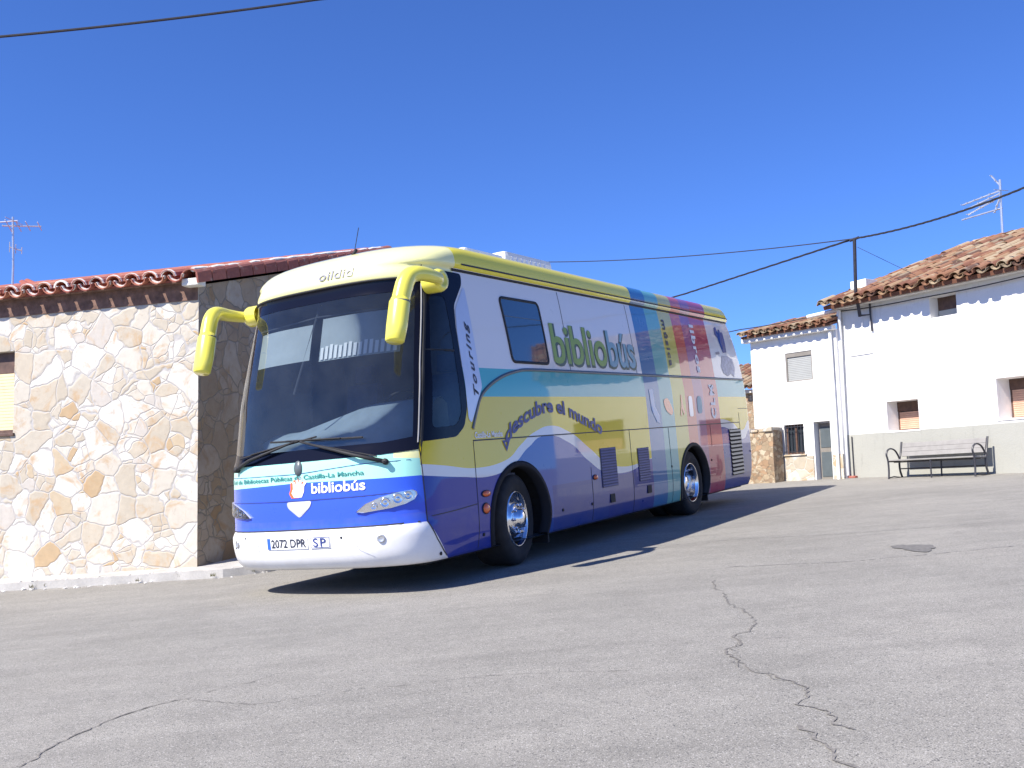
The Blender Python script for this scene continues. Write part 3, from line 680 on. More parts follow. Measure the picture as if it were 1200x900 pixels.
    bm = bmesh.new(); box(bm, b-.085, b-.06, .12, .149, c+.62, c+.70, .003); from_bm('handle', bm, M['galv'], Dr)
    bm = bmesh.new(); tube(bm, [(2.12, -.05, EZ-.1), (2.14, -.05, EZ-1.1)], .022, 8); from_bm('conduit', bm, M['steel_dark'], T)
    bm = bmesh.new(); tube(bm, [(Wd-.10, -.07, EZ-.05), (Wd-.10, -.07, .02)], .035, 8); from_bm('drainpipe', bm, M['white_paint'], T)
small_house()

def rubble_wall():
    P = Vector((5.93, 22.60, 1.25)); X = -SX.copy(); Y = -SY.copy()
    T = thing('rubble_garden_wall', 'low brown rubble wall with whitewashed coping between bus tail and small house', 'wall', frame_matrix(P, X, Y))
    bm = bmesh.new(); rnd = random.Random(6); n = 22; L = 4.4
    for side_y, in ((-.15,), (.15,)): pass
    rows = 8; V = {}
    for i in range(n+1):
        for j in range(rows+1):
            for k, y in ((0, .18), (1, -.18)):
                z = -.5+(1.22+.5)*j/rows
                if j == rows: z += rnd.uniform(-.03, .03)
                V[i, j, k] = bm.verts.new((L*i/n+rnd.uniform(-.02, .02)*(i > 0), y+rnd.uniform(-.02, .02), z))
    for i in range(n):
        for j in range(rows):
            bm.faces.new((V[i, j, 0], V[i+1, j, 0], V[i+1, j+1, 0], V[i, j+1, 0])); bm.faces.new((V[i, j, 1], V[i, j+1, 1], V[i+1, j+1, 1], V[i+1, j, 1]))
        bm.faces.new((V[i, rows, 0], V[i+1, rows, 0], V[i+1, rows, 1], V[i, rows, 1]))
    for j in range(rows):
        bm.faces.new((V[0, j, 0], V[0, j+1, 0], V[0, j+1, 1], V[0, j, 1])); bm.faces.new((V[n, j, 0], V[n, j, 1], V[n, j+1, 1], V[n, j+1, 0]))
    from_bm('wall_body', bm, M['rubble'], T)
    bm = bmesh.new(); x = 0
    while x < L-.1:
        l = rnd.uniform(.12, .24); box(bm, x, x+l-.02, -.2+rnd.uniform(-.02, .02), .2+rnd.uniform(-.02, .02), 1.21, 1.26+rnd.uniform(.0, .05), .012); x += l
    from_bm('coping', bm, M['footing'], T)
rubble_wall()
def far_house():
    P = Vector((6.2, 33.0, 1.2)); X = Vector((.8, -.6, 0)); Y = Vector((.6, .8, 0))
    T = thing('far_rubble_house', 'ochre rubble house seen in the gap behind the bus tail', 'house', frame_matrix(P, X, Y))
    bm = bmesh.new(); box(bm, -4, 3.2, 0, 4, -.5, 3.0); from_bm('wall', bm, M['rubble'], T)
    U = Vector((0, 1, .3)).normalized(); XX = Vector((1, 0, 0)); bm = bmesh.new(); box(bm, -4.1, 3.3, -.15, 4.1, 3.0, 3.10); rf = from_bm('roof', bm, M['mortar'], T)
    tile_roof('roof_tiles', M['tile_old'], rf, Vector((-4.0, -.3, 3.1)), XX, U, 7.2, 4.2, pitch=.24, seed=31)
far_house()

# ------------------------------------------------------------ bench
def bench():
    b0 = RW(1.47, -.62, 0); b0.z = gz(b0.x, b0.y); L = 1.93
    T = thing('street_bench', 'grey slatted bench with curled black iron arms against the white house', 'bench', frame_matrix(b0, RX, RY) @ Matrix.Diagonal((1, .9, .86, 1)))
    dz = .035
    def seatz(x): return .43
    bm = bmesh.new()
    for k in range(4): box(bm, .02, L-.02, -.06+k*.105, .03+k*.105, .41, .44, .006)
    from_bm('seat', bm, M['bench_wood'], T)
    bm = bmesh.new(); Mx = Matrix.Translation((0, .37, .50)) @ Matrix.Rotation(radians(-14), 4, 'X')
    for k in range(3): box(bm, .06, L-.06, 0, .03, .02+k*.108, .125+k*.108, .004, M=Mx)
    from_bm('backrest', bm, M['bench_wood'], T)
    for x in (.03, L-.03):
        bm = bmesh.new()
        tube(bm, smooth_path([(x, -.07, 0), (x, -.05, .2), (x, -.06, .42), (x, -.10, .56), (x, -.05, .66), (x, .06, .70), (x, .2, .66), (x, .30, .55), (x, .36, .44)], 5), .019, 8)
        tube(bm, smooth_path([(x, .42, 0), (x, .34, .2), (x, .34, .42), (x, .40, .6), (x, .46, .86)], 5), .021, 8)
        tube(bm, [(x, -.06, .40), (x, .35, .40)], .017, 8)
        tube(bm, [(x, -.07, .02), (x, .12, .05), (x, .42, .02)], .014, 8)
        from_bm('armrest', bm, M['steel_dark'], T)
    bm = bmesh.new(); tube(bm, [(.03, .15, .385), (L-.03, .15, .385)], .017, 8); tube(bm, [(.03, .38, .03+.2), (L-.03, .38, .23)], .014, 8); from_bm('rail', bm, M['steel_dark'], T)
    for x in (L*.5,):
        bm = bmesh.new(); tube(bm, [(x, -.03, 0), (x, -.03, .41)], .016, 8); tube(bm, [(x, .33, 0), (x, .35, .41)], .016, 8); tube(bm, [(x, -.03, .395), (x, .35, .395)], .014, 8); from_bm('leg', bm, M['steel_dark'], T)
bench()
#BUS
# ------------------------------------------------------------ the library bus (local axes: u back from the nose, v across from the near side, z up)
BM = Matrix([[0.50563111, -0.86062187, -0.06055695, -0.98774009], [0.86011791, 0.50832375, -0.04247536, 9.1576446], [0.06733776, -0.03060926, 0.9972606, 0.33006387], [0, 0, 0, 1]])
W = 2.5; NE = 2.9
def lerp_tab(tab, z):
    if z <= tab[0][0]: return tab[0][1]
    for (a, x), (b, y) in zip(tab, tab[1:]):
        if z <= b:
            t = (z-a)/(b-a); return x+(y-x)*t
    return tab[-1][1]
def smooth_tab(tab):
    """catmull-like dense table"""
    zs = [t[0] for t in tab]; out = []
    n = len(tab)
    for i in range(n-1):
        m0 = (tab[min(i+1, n-1)][1]-tab[max(i-1, 0)][1])/max(1e-6, tab[min(i+1, n-1)][0]-tab[max(i-1, 0)][0])
        m1 = (tab[min(i+2, n-1)][1]-tab[i][1])/max(1e-6, tab[min(i+2, n-1)][0]-tab[i][0])
        h = tab[i+1][0]-tab[i][0]
        for k in range(6):
            t = k/6; out.append((tab[i][0]+h*t, (2*t**3-3*t*t+1)*tab[i][1]+(t**3-2*t*t+t)*h*m0+(-2*t**3+3*t*t)*tab[i+1][1]+(t**3-t*t)*h*m1))
    out.append(tab[-1]); return out
UC = smooth_tab([(.27, .12), (.34, .05), (.45, .01), (.60, .0), (.66, .035), (.90, .04), (1.31, .07), (1.42, .11), (2.0, .22), (2.95, .47), (3.03, .47), (3.08, .45), (3.15, .47), (3.25, .53), (3.34, .64), (3.40, .78), (3.45, .96), (3.49, 1.2), (3.52, 1.5), (3.535, 2.0)])
DD = smooth_tab([(.27, .60), (.6, .66), (1.4, .72), (3.0, .80), (3.3, .9), (3.535, 1.0)])
SS = smooth_tab([(.27, .05), (.40, .02), (.6, .0), (1.9, .0), (2.15, .02), (2.6, .055), (3.0, .10), (3.13, .12), (3.18, .125), (3.21, .09), (3.30, .09), (3.38, .115), (3.43, .16), (3.465, .24), (3.49, .36), (3.515, .62), (3.535, 1.0)])
UR = smooth_tab([(.27, 10.62), (.42, 10.72), (.9, 10.82), (2.1, 10.82), (2.6, 10.72), (3.1, 10.52), (3.25, 10.44), (3.38, 10.32), (3.46, 10.15), (3.50, 9.9), (3.535, 9.4)])
DR = .30; NR = 2.6
fu = lambda z: lerp_tab(UC, z); fd_ = lambda z: lerp_tab(DD, z); fs_ = lambda z: lerp_tab(SS, z); fr_ = lambda z: lerp_tab(UR, z)
def side_p(u, z, off=0.0, far=False):
    """point on the flank"""
    hw = W/2-fs_(z); D = fd_(z); t = (fu(z)+D-u)/D
    k = 1.0
    if t > 0: k = max(0.0, 1-min(1, t)**NE)**(1/NE)
    t2 = (u-(fr_(z)-DR))/DR
    if t2 > 0: k = max(0.0, 1-min(1, t2)**NR)**(1/NR)
    v = W/2-hw*k
    if off:
        e = .01; a = side_p(u-e, z); b = side_p(u+e, z); c = side_p(u, z-e); d = side_p(u, z+e)
        n = (b-a).cross(d-c).normalized()
        if n.y > 0 or (abs(n.y) < .05 and n.x > 0 and u < 3): n = -n
        p = Vector((u, v, z))+n*off
    else: p = Vector((u, v, z))
    if far: p = Vector((p.x, W-p.y, p.z))
    return p
def front_th(th, z, off=0.0):
    """th in degrees: 0 = nose centre, +90 = near flank, -90 = far flank"""
    hw = W/2-fs_(z); D = fd_(z); a = radians(min(abs(th), 90)); s = 1 if th >= 0 else -1
    v = hw*sin(a)**(2/NE); u = fu(z)+D*(1-max(0.0, cos(a))**(2/NE))
    p = Vector((u, W/2-s*v, z))
    if off:
        e = .8; A = front_th(th-e, z); B = front_th(th+e, z); C = front_th(th, z-.01); Dn = front_th(th, z+.01)
        n = (B-A).cross(Dn-C).normalized()
        ref = Vector((-1, -s*.8, 0))
        if n.dot(ref) < 0: n = -n
        p = p+n*off
    return p
def v2th(v, z):
    hw = W/2-fs_(z); x = (W/2-v)/hw; s = 1 if x >= 0 else -1
    return s*math.degrees(math.asin(min(1, abs(x))**(NE/2)))
def front_v(v, z, off=0.0): return front_th(v2th(v, z), z, off)

# ---- paint, livery as bands and waves of the wrap, with some light painted in
def livery():
    g = G('bus_livery_paint'); X = g.xyz(); u, v, z = X[0], X[1], X[2]; m = g.math
    def gt(a, b): return m('GREATER_THAN', a, b)
    def lt(a, b): return m('LESS_THAN', a, b)
    def curve(tab):
        n = g.N('ShaderNodeFloatCurve'); cu = n.mapping.curves[0]; lo, hi = tab[0][0], tab[-1][0]
        pts = [((a-lo)/(hi-lo), b/2.0) for a, b in tab]
        cu.points[0].location = pts[0]; cu.points[1].location = pts[-1]
        for p in pts[1:-1]: cu.points.new(*p)
        n.mapping.extend = 'HORIZONTAL'; n.mapping.update()
        g.L(m('DIVIDE', m('SUBTRACT', u, lo), hi-lo), n.inputs['Value']); return m('MULTIPLY', n.outputs[0], 2.0)
    yl = curve([(.3, 1.21), (.74, 1.16), (1.35, 1.10), (1.87, 1.14), (2.26, 1.30), (2.6, 1.43), (3.0, 1.49), (3.35, 1.43), (3.94, 1.19), (4.4, .99), (4.9, .90), (5.6, .93), (6.4, 1.05), (8.5, 1.40), (9.0, 1.45), (9.6, 1.38), (10.1, 1.24), (10.45, 1.38), (10.9, 1.5)])
    wl = curve([(.3, 1.10), (1.02, 1.03), (1.58, 1.0), (2.04, 1.09), (2.44, 1.27), (2.86, 1.38), (3.37, 1.29), (3.9, 1.03), (4.4, .86), (5.0, .82), (5.85, .95), (6.4, .98), (8.5, 1.25), (9.0, 1.32), (9.6, 1.22), (10.1, 1.08), (10.45, 1.22), (10.9, 1.35)])
    YEL = (.80, .60, .012); WHT = (.76, .73, .69); TEAL = (.08, .42, .42); BLUE = (.018, .035, .29); LEM_LIT = (.86, .83, .40); MINT = (.40, .80, .66); FBL = (.035, .10, .66)  # nose lemon is the roof yellow paled, with bright sun put in
    c = g.mix(gt(z, 1.83), YEL, TEAL); c = g.mix(gt(z, 2.135), c, WHT)
    c = g.mix(lt(z, yl), c, WHT); c = g.mix(lt(z, wl), c, BLUE)
    lit = m('MULTIPLY', m('MULTIPLY', gt(u, 2.15), lt(u, 4.4)), lt(z, wl));  # lighter blue patch: ground reflection painted into the flank colour
    c = g.mix(m('MULTIPLY', lit, .6), c, (.03, .115, .38))
    low = lt(z, .80); c = g.mix(m('MULTIPLY', m('MULTIPLY', low, gt(u, 2.9)), .7), c, (.03, .045, .22))  # greyer blue below: more of the ground reflection painted in
    # the coloured book spines
    zy = gt(z, 3.19)
    YR = (.84, .72, .03); c = g.mix(zy, c, YR)
    for a, b, col in ((5.90, 6.42, (.03, .17, .36)), (6.42, 6.93, (.15, .44, .40)), (6.93, 7.45, (.62, .54, .10)), (7.45, 7.86, (.62, .10, .07)), (7.86, 8.28, (.34, .09, .22)), (8.28, 9.0, (.50, .045, .09))):
        c = g.mix(m('MULTIPLY', gt(u, a), lt(u, b)), c, col)
    # nose
    f = g.mix(gt(z, .655), (.80, .80, .80), FBL)
    sl = m('MULTIPLY_ADD', m('ABSOLUTE', m('SUBTRACT', v, 1.25)), -.02, 1.115)
    f = g.mix(gt(z, sl), f, MINT); f = g.mix(gt(z, m('MULTIPLY_ADD', v, .15, 1.245)), f, g.mix(lt(v, .22), MINT, LEM_LIT)); f = g.mix(gt(z, 2.5), f, LEM_LIT)
    edge = m('ADD', .43, m('MULTIPLY', m('MAXIMUM', m('SUBTRACT', .655, z), 0.0), .85))
    edge = m('ADD', edge, m('MULTIPLY', gt(z, 3.0), .95))
    c = g.mix(lt(u, edge), c, f)
    c = g.mix(m('MULTIPLY', gt(z, 3.47), 1.0), c, (.80, .79, .62))
    # road film on the lower flank
    dn = g.noise(3.5, 7, .7); film = m('MULTIPLY', m('MULTIPLY', lt(z, .75), g.ramp(dn[0], [(.4, 0.0), (.75, .16)])), 1.0)
    c = g.mix(film, c, (.26, .23, .20))
    inner = g.N('ShaderNodeNewGeometry').outputs['Backfacing']
    c = g.mix(inner, c, (.07, .075, .085))
    wav = g.noise(1.1, 2, .5)
    g.set(col=c, rough=g.ramp(dn[0], [(.3, .26), (.8, .38)]), coat=g.math('MULTIPLY', g.math('SUBTRACT', 1.0, inner), .9), crough=.03)
    b = g.N('ShaderNodeBump'); b.inputs['Strength'].default_value = .04; b.inputs['Distance'].default_value = .02; g.L(wav[0], b.inputs['Height'])
    g.L(b.outputs[0], g.p.inputs['Coat Normal']); g.p.inputs['Coat IOR'].default_value = 1.47; g.p.inputs['Specular IOR Level'].default_value = .12
    return g.m
M['livery'] = livery()

BUS = thing('library_bus', 'yellow, white and blue mobile library coach with vertical coloured stripes, parked by the stone house', 'bus', BM)
ZR = [.27, .30, .34, .38, .42, .45, .50, .55, .60, .63, .655, .66, .70]+[.74+.04*i for i in range(14)]+[1.31, 1.34, 1.38, 1.42]+[1.46+.04*i for i in range(36)]+[2.90, 2.94, 2.98, 3.03, 3.055, 3.08, 3.115, 3.15, 3.18, 3.195, 3.21, 3.25, 3.30, 3.34, 3.38, 3.405, 3.43, 3.45, 3.465, 3.48, 3.49, 3.503, 3.515, 3.525, 3.535]
ZR = sorted(set(round(x, 4) for x in ZR))
AF, AR = 2.173, 7.584           # axle positions
ARCH = (.64, .60)
WIN = [(2.29, 2.22), (3.14, 2.22), (3.10, 2.95), (2.22, 2.95)]
CABGL = [(.62, 1.53), (1.02, 1.545), (1.13, 1.66), (1.14, 2.4), (1.12, 2.86), (.90, 2.86), (.76, 2.3)]
def inpoly(p, poly):
    x, y = p; c = False; n = len(poly)
    for i in range(n):
        x1, y1 = poly[i]; x2, y2 = poly[(i+1) % n]
        if (y1 > y) != (y2 > y) and x < (x2-x1)*(y-y1)/(y2-y1)+x1: c = not c
    return c
def body():
    ths = [0, 8, 14, 20, 26, 32, 38, 44, 50, 56, 61, 66, 70, 74, 77, 80, 82.5, 85, 87, 88.5, 90]
    us = [1.9+i*.04 for i in range(0, 215)]
    vs = []; fs = []; rows = []
    for z in ZR:
        row = []
        ub = fu(z)+fd_(z)
        uend = fr_(z)-DR
        # half perimeter near side: front, flank, rear corner, rear centre
        half = [front_th(t, z) for t in ths]
        n1 = 34; flank = []
        cols = [1.0+.035*i for i in range(0, 270)]
        # flank columns: blended between ub and true u so that columns are straight further back
        for i in range(1, 270):
            uu = ub+(uend-ub)*(i/270)
            flank.append(Vector((uu, W/2-(W/2-fs_(z)), z)))
        half += flank
        hw = W/2-fs_(z)
        for a in (0, 15, 30, 45, 60, 75, 90):
            ar = radians(a); half.append(Vector((uend+DR*sin(ar)**(2/NR), W/2-hw*(cos(ar)**(2/NR)) if a < 90 else W/2-hw*.0, z)))
        # replace last with spread of rear panel points
        near = half; far = [Vector((p.x, W-p.y, p.z)) for p in half]
        ring = near+far[::-1][1:-1]
        rows.append(ring)
    n = len(rows[0])
    for r in rows: vs += r
    for j in range(len(rows)-1):
        for i in range(n):
            a, b, c, d = j*n+i, j*n+(i+1) % n, (j+1)*n+(i+1) % n, (j+1)*n+i
            ctr = (vs[a]+vs[b]+vs[c]+vs[d])/4
            near = ctr.y < 1.25
            if ctr.z < 1.25 and (ctr.y < .2 or ctr.y > 2.3):
                if any(((ctr.x-q)/ARCH[0])**2+((ctr.z-.5)/ARCH[1])**2 < 1 for q in (AF, AR)): continue
            # windscreen
            if 1.385 < ctr.z < 2.985 and ctr.x < fu(ctr.z)+fd_(ctr.z)*1.001:
                k = min(i, n-i) if not near else i
                idx = i if i < len(ths)-1 else (n-1-i)
                if 0 <= idx < len(ths)-1 and (ths[idx]+ths[idx+1])/2 < 64.5: continue
            if near and ctr.y < .3 and ctr.x > .6 and ctr.x < 1.3 and inpoly((ctr.x, ctr.z), [(x+(.04 if x > 1 else -.03), y+(.035 if y > 2 else -.035)) for x, y in CABGL]): continue
            if (not near) and ctr.y > 2.2 and .75 < ctr.x < 1.75 and 1.0 < ctr.z < 2.85: continue
            fs.append((a, b, c, d))
    top = list(range((len(rows)-1)*n, len(rows)*n)); fs.append(tuple(top)); fs.append(tuple(range(n))[::-1])
    o = from_py('body', vs, fs, M['livery'], BUS, smooth=True)
    me = o.data
    for p in me.polygons[-2:]: p.use_smooth = False
    bm = bmesh.new(); bm.from_mesh(me); bmesh.ops.remove_doubles(bm, verts=bm.verts, dist=.0002)
    # orient outward: check a flank face
    bm.faces.ensure_lookup_table()
    f = min(bm.faces, key=lambda f: (f.calc_center_median()-Vector((5, 0, 1.9))).length)
    if f.normal.y > 0: bmesh.ops.reverse_faces(bm, faces=bm.faces)
    bm.to_mesh(me); bm.free()
    for p in me.polygons: p.use_smooth = len(p.vertices) < 6
    return o
BODY = body()

def patch(name, poly, mat, fn, off, parent=BUS, res=.06, hole=None, thick=0.0, bm=None, smooth=True):
    """fill a 2-D outline, cut fine, and lay it on the body surface"""
    b2 = bmesh.new()
    vs = [b2.verts.new((x, y, 0)) for x, y in poly]; es = [b2.edges.new((vs[i], vs[(i+1) % len(vs)])) for i in range(len(vs))]
    if hole:
        hv = [b2.verts.new((x, y, 0)) for x, y in hole]; es += [b2.edges.new((hv[i], hv[(i+1) % len(hv)])) for i in range(len(hv))]
    bmesh.ops.triangle_fill(b2, use_beauty=True, edges=es)
    x0, x1 = min(p[0] for p in poly), max(p[0] for p in poly); y0, y1 = min(p[1] for p in poly), max(p[1] for p in poly)
    rx = res if not isinstance(res, tuple) else res[0]; ry = res if not isinstance(res, tuple) else res[1]
    k = 1
    while x0+k*rx < x1:
        bmesh.ops.bisect_plane(b2, geom=b2.verts[:]+b2.edges[:]+b2.faces[:], plane_co=(x0+k*rx, 0, 0), plane_no=(1, 0, 0)); k += 1
    k = 1
    while y0+k*ry < y1:
        bmesh.ops.bisect_plane(b2, geom=b2.verts[:]+b2.edges[:]+b2.faces[:], plane_co=(0, y0+k*ry, 0), plane_no=(0, 1, 0)); k += 1
    for v in b2.verts: v.co = fn(v.co.x, v.co.y, off)
    if thick:
        pass
    return from_bm(name, b2, mat, parent, smooth=smooth)
def strip_on(bm, pts, w, fn, off, hgt=0.0, step=.08):
    """a thin raised strip following a 2-D path on the body"""
    P = []
    for i in range(len(pts)-1):
        a, b = Vector(pts[i]), Vector(pts[i+1]); n = max(1, int((b-a).length/step))
        for k in range(n): P.append(a.lerp(b, k/n))
    P.append(Vector(pts[-1])); rows = []
    for i, p in enumerate(P):
        t = (P[min(i+1, len(P)-1)]-P[max(i-1, 0)]).normalized(); nn = Vector((-t.y, t.x))*w/2
        l, r = p+nn, p-nn
        rows.append([bm.verts.new(fn(l.x, l.y, .0005)), bm.verts.new(fn(l.x, l.y, off)), bm.verts.new(fn(r.x, r.y, off)), bm.verts.new(fn(r.x, r.y, .0005))])
    for i in range(len(rows)-1):
        for k in range(3): bm.faces.new((rows[i][k], rows[i+1][k], rows[i+1][k+1], rows[i][k+1]))
def rnd_poly(pts, r=.05, n=5):
    out = []; N_ = len(pts)
    for i in range(N_):
        p, a, b = Vector(pts[i]), Vector(pts[i-1]), Vector(pts[(i+1) % N_])
        ra = min(r, (a-p).length*.45); rb = min(r, (b-p).length*.45); A = p+(a-p).normalized()*ra; B = p+(b-p).normalized()*rb
        for k in range(n+1):
            t = k/n; out.append(tuple(A*(1-t)**2+p*2*t*(1-t)+B*t*t))
    return out
# windscreen frame and glass; outline in (degrees, z)
def rect(a, b, c, d): return [(a, c), (b, c), (b, d), (a, d)]
wo = rnd_poly([(-68, 1.325), (-40, 1.315), (40, 1.315), (68, 1.335), (68.5, 3.04), (-68.5, 3.04)], .05)
wi = rnd_poly([(-62, 1.46), (-40, 1.43), (40, 1.43), (62, 1.46), (61, 2.90), (-61, 2.90)], .12, 4)
patch('windscreen_frame', wo, M['frit'], front_th, .004, res=(4, .08), hole=wi)
WS = patch('windscreen', [(x*1.012, 1.44+(y-1.44)*1.01-.006) for x, y in wi], M['glass'], front_th, .001, res=(4, .08))
for s in (1, -1):
    bm = bmesh.new(); strip_on(bm, [(69.0*s, 1.34), (69.2*s, 3.03)], 2.6, front_th, .014); from_bm('pillar_seal', bm, M['rubber'], BUS, smooth=True)
    bm = bmesh.new(); strip_on(bm, [(66.4*s, 1.40), (66.4*s, 2.98)], .9, front_th, .018); from_bm('pillar_trim', bm, M['trim_grey'], BUS, smooth=True)
bm = bmesh.new(); strip_on(bm, [(v, 3.04) for v in (-68, -50, -25, 0, 25, 50, 68)], .022, front_th, .014); from_bm('windscreen_seal', bm, M['rubber'], BUS, smooth=True)

# flank: black cab glass surround, cab glass, window, trims
cabsur = rnd_poly([(.46, 1.405), (1.0, 1.43), (1.16, 1.53), (1.24, 1.72), (1.235, 2.55), (1.27, 2.78), (1.49, 3.02), (1.52, 3.14), (.885, 3.14), (.84, 3.02), (.80, 2.94)], .05)
patch('cab_window_frame', cabsur, M['frit'], side_p, .004, res=(.05, .08), hole=rnd_poly(CABGL, .06))
patch('cab_window', rnd_poly([((x-.95)*1.03+.95, (y-2.2)*1.012+2.2) for x, y in CABGL], .06), M['glass_side'], side_p, .0012, res=(.05, .08))
patch('pillar_panel', rnd_poly([(1.245, 1.60), (1.30, 1.56), (1.56, 1.93), (1.53, 2.97), (1.50, 2.99), (1.28, 2.74), (1.243, 2.5)], .03), M['silver'], side_p, .0052, res=.06)
patch('door_window', rect(.70, 1.80, .96, 2.9), M['glass_tint'], lambda u, z, o: side_p(u, z, o, True), .002, res=.08)
bm = bmesh.new(); strip_on(bm, [(.97, 2.30), (1.13, 2.30)], .02, side_p, .012); strip_on(bm, [(.70, 2.30), (.97, 2.30)], .012, side_p, .010); from_bm('window_slider', bm, M['rubber'], BUS)
SW = patch('side_window', rnd_poly(WIN, .07), M['glass_dark'], side_p, .006, res=.07)
bm = bmesh.new(); p = rnd_poly(WIN, .07); strip_on(bm, p+[p[0]], .03, side_p, .011, step=.05); from_bm('rubber_seal', bm, M['rubber'], SW, smooth=True)
bm = bmesh.new(); strip_on(bm, [(2.26, 2.74), (3.11, 2.74)], .008, side_p, .009); from_bm('sash_line', bm, M['mould'], SW)
# mouldings
bm = bmesh.new(); cur = [tuple(p.to_2d()) for p in smooth_path([(1.31, 1.50, 0), (1.40, 1.66, 0), (1.52, 1.83, 0), (1.72, 1.95, 0), (2.01, 2.05, 0), (2.35, 2.115, 0), (2.7, 2.138, 0), (4, 2.14, 0)], 6)]
strip_on(bm, cur+[(10.70, 2.14)], .035, side_p, .010, step=.12); from_bm('waist_moulding', bm, M['mould'], BUS, smooth=True)
bm = bmesh.new(); strip_on(bm, [(1.30, 1.38), (10.0, 1.38)], .013, side_p, .0035, step=.15); from_bm('locker_seam', bm, M['seam'], BUS)
bm = bmesh.new()
for a in ([(1.30, 1.38), (1.29, .30)], [(3.68, 2.16), (3.68, 3.14)], [(5.72, 2.16), (5.72, 3.14)], [(3.94, .95), (3.94, .30)], [(5.20, 1.37), (5.20, .28)], [(10.0, 1.55), (9.99, .5)], [(8.45, 1.37), (8.45, 1.02)], [(6.62, 1.37), (6.62, .28)], [(9.99, 1.62), (10.55, 1.62)], [(.50, .70), (.9, .715), (1.28, .74)], [(.44, 1.40), (.44, .66)]):
    bm = bmesh.new(); strip_on(bm, a, .008, side_p, .003, step=.1); from_bm('panel_gap', bm, M['seam'], BUS)
bm = bmesh.new(); strip_on(bm, [(.44, .655), (.47, .60), (.55, .48), (.66, .36), (.73, .30)], .012, side_p, .004, step=.05); from_bm('panel_gap', bm, M['seam'], BUS)
# roof gutters
for zz, ww, mm in ((3.172, .030, 'rubber'), (3.235, .018, 'seam')):
    bm = bmesh.new(); strip_on(bm, [(1.35 if zz < 3.2 else 1.5, zz), (10.38, zz)], ww, side_p, .010 if zz < 3.2 else .003, step=.2); from_bm('roof_gutter', bm, M[mm], BUS, smooth=True)
# wheel arch lips, flaps and wells
for ax, lip in ((AF, .062), (AR, .05)):
    bm = bmesh.new(); rings = []
    for k in range(33):
        a = radians(-22+224*k/32); row = []
        for r_, off in ((0, -.10), (0, .016), (.5, .012), (1, .008), (1.0, 0.0)):
            ru, rz = ARCH[0]-.035+lip*r_, ARCH[1]-.035+lip*r_
            uu, z_ = ax+ru*cos(a), .5+rz*sin(a); z_ = max(z_, .262)
            p = side_p(uu, max(z_, .27)); row.append(bm.verts.new((uu, p.y-off, z_)))
        rings.append(row)
    for i in range(32):
        for k in range(4): bm.faces.new((rings[i][k], rings[i+1][k], rings[i+1][k+1], rings[i][k+1]))
    from_bm('wheel_arch_lip', bm, M['arch'] if ax == AF else M['rubber'], BUS, smooth=True)
    for s, v0, v1 in ((0, .0, .80), (1, 1.70, 2.5)):
        bm = bmesh.new(); R_ = []
        yy0, yy1 = (.045, .80) if s == 0 else (2.455, 1.70)
        for k in range(25):
            a = radians(-20+220*k/24); R_.append((ax+(ARCH[0]+.02)*cos(a), .5+(ARCH[1]+.02)*sin(a)))
        A = [bm.verts.new((x, yy0, z)) for x, z in R_]; B = [bm.verts.new((x, yy1, z)) for x, z in R_]
        for k in range(24): bm.faces.new((A[k], A[k+1], B[k+1], B[k]))
        bm.faces.new(B); from_bm('wheel_well', bm, M['under'], BUS)
for a_ in (AF+.66, AR+.64):
    bm = bmesh.new(); box(bm, a_, a_+.03, .08, .55, .16, .55); from_bm('mud_flap', bm, M['rubber'], BUS)
bm = bmesh.new(); box(bm, .5, 10.2, .15, 2.35, .24, .285); from_bm('underbody', bm, M['under'], BUS)
for ax in (AF, AR):
    bm = bmesh.new(); tube(bm, [(ax, .4, .48), (ax, 2.1, .48)], .09, 10); box(bm, ax-.12, ax+.12, 1.05, 1.45, .30, .66, .05); from_bm('axle', bm, M['under'], BUS)

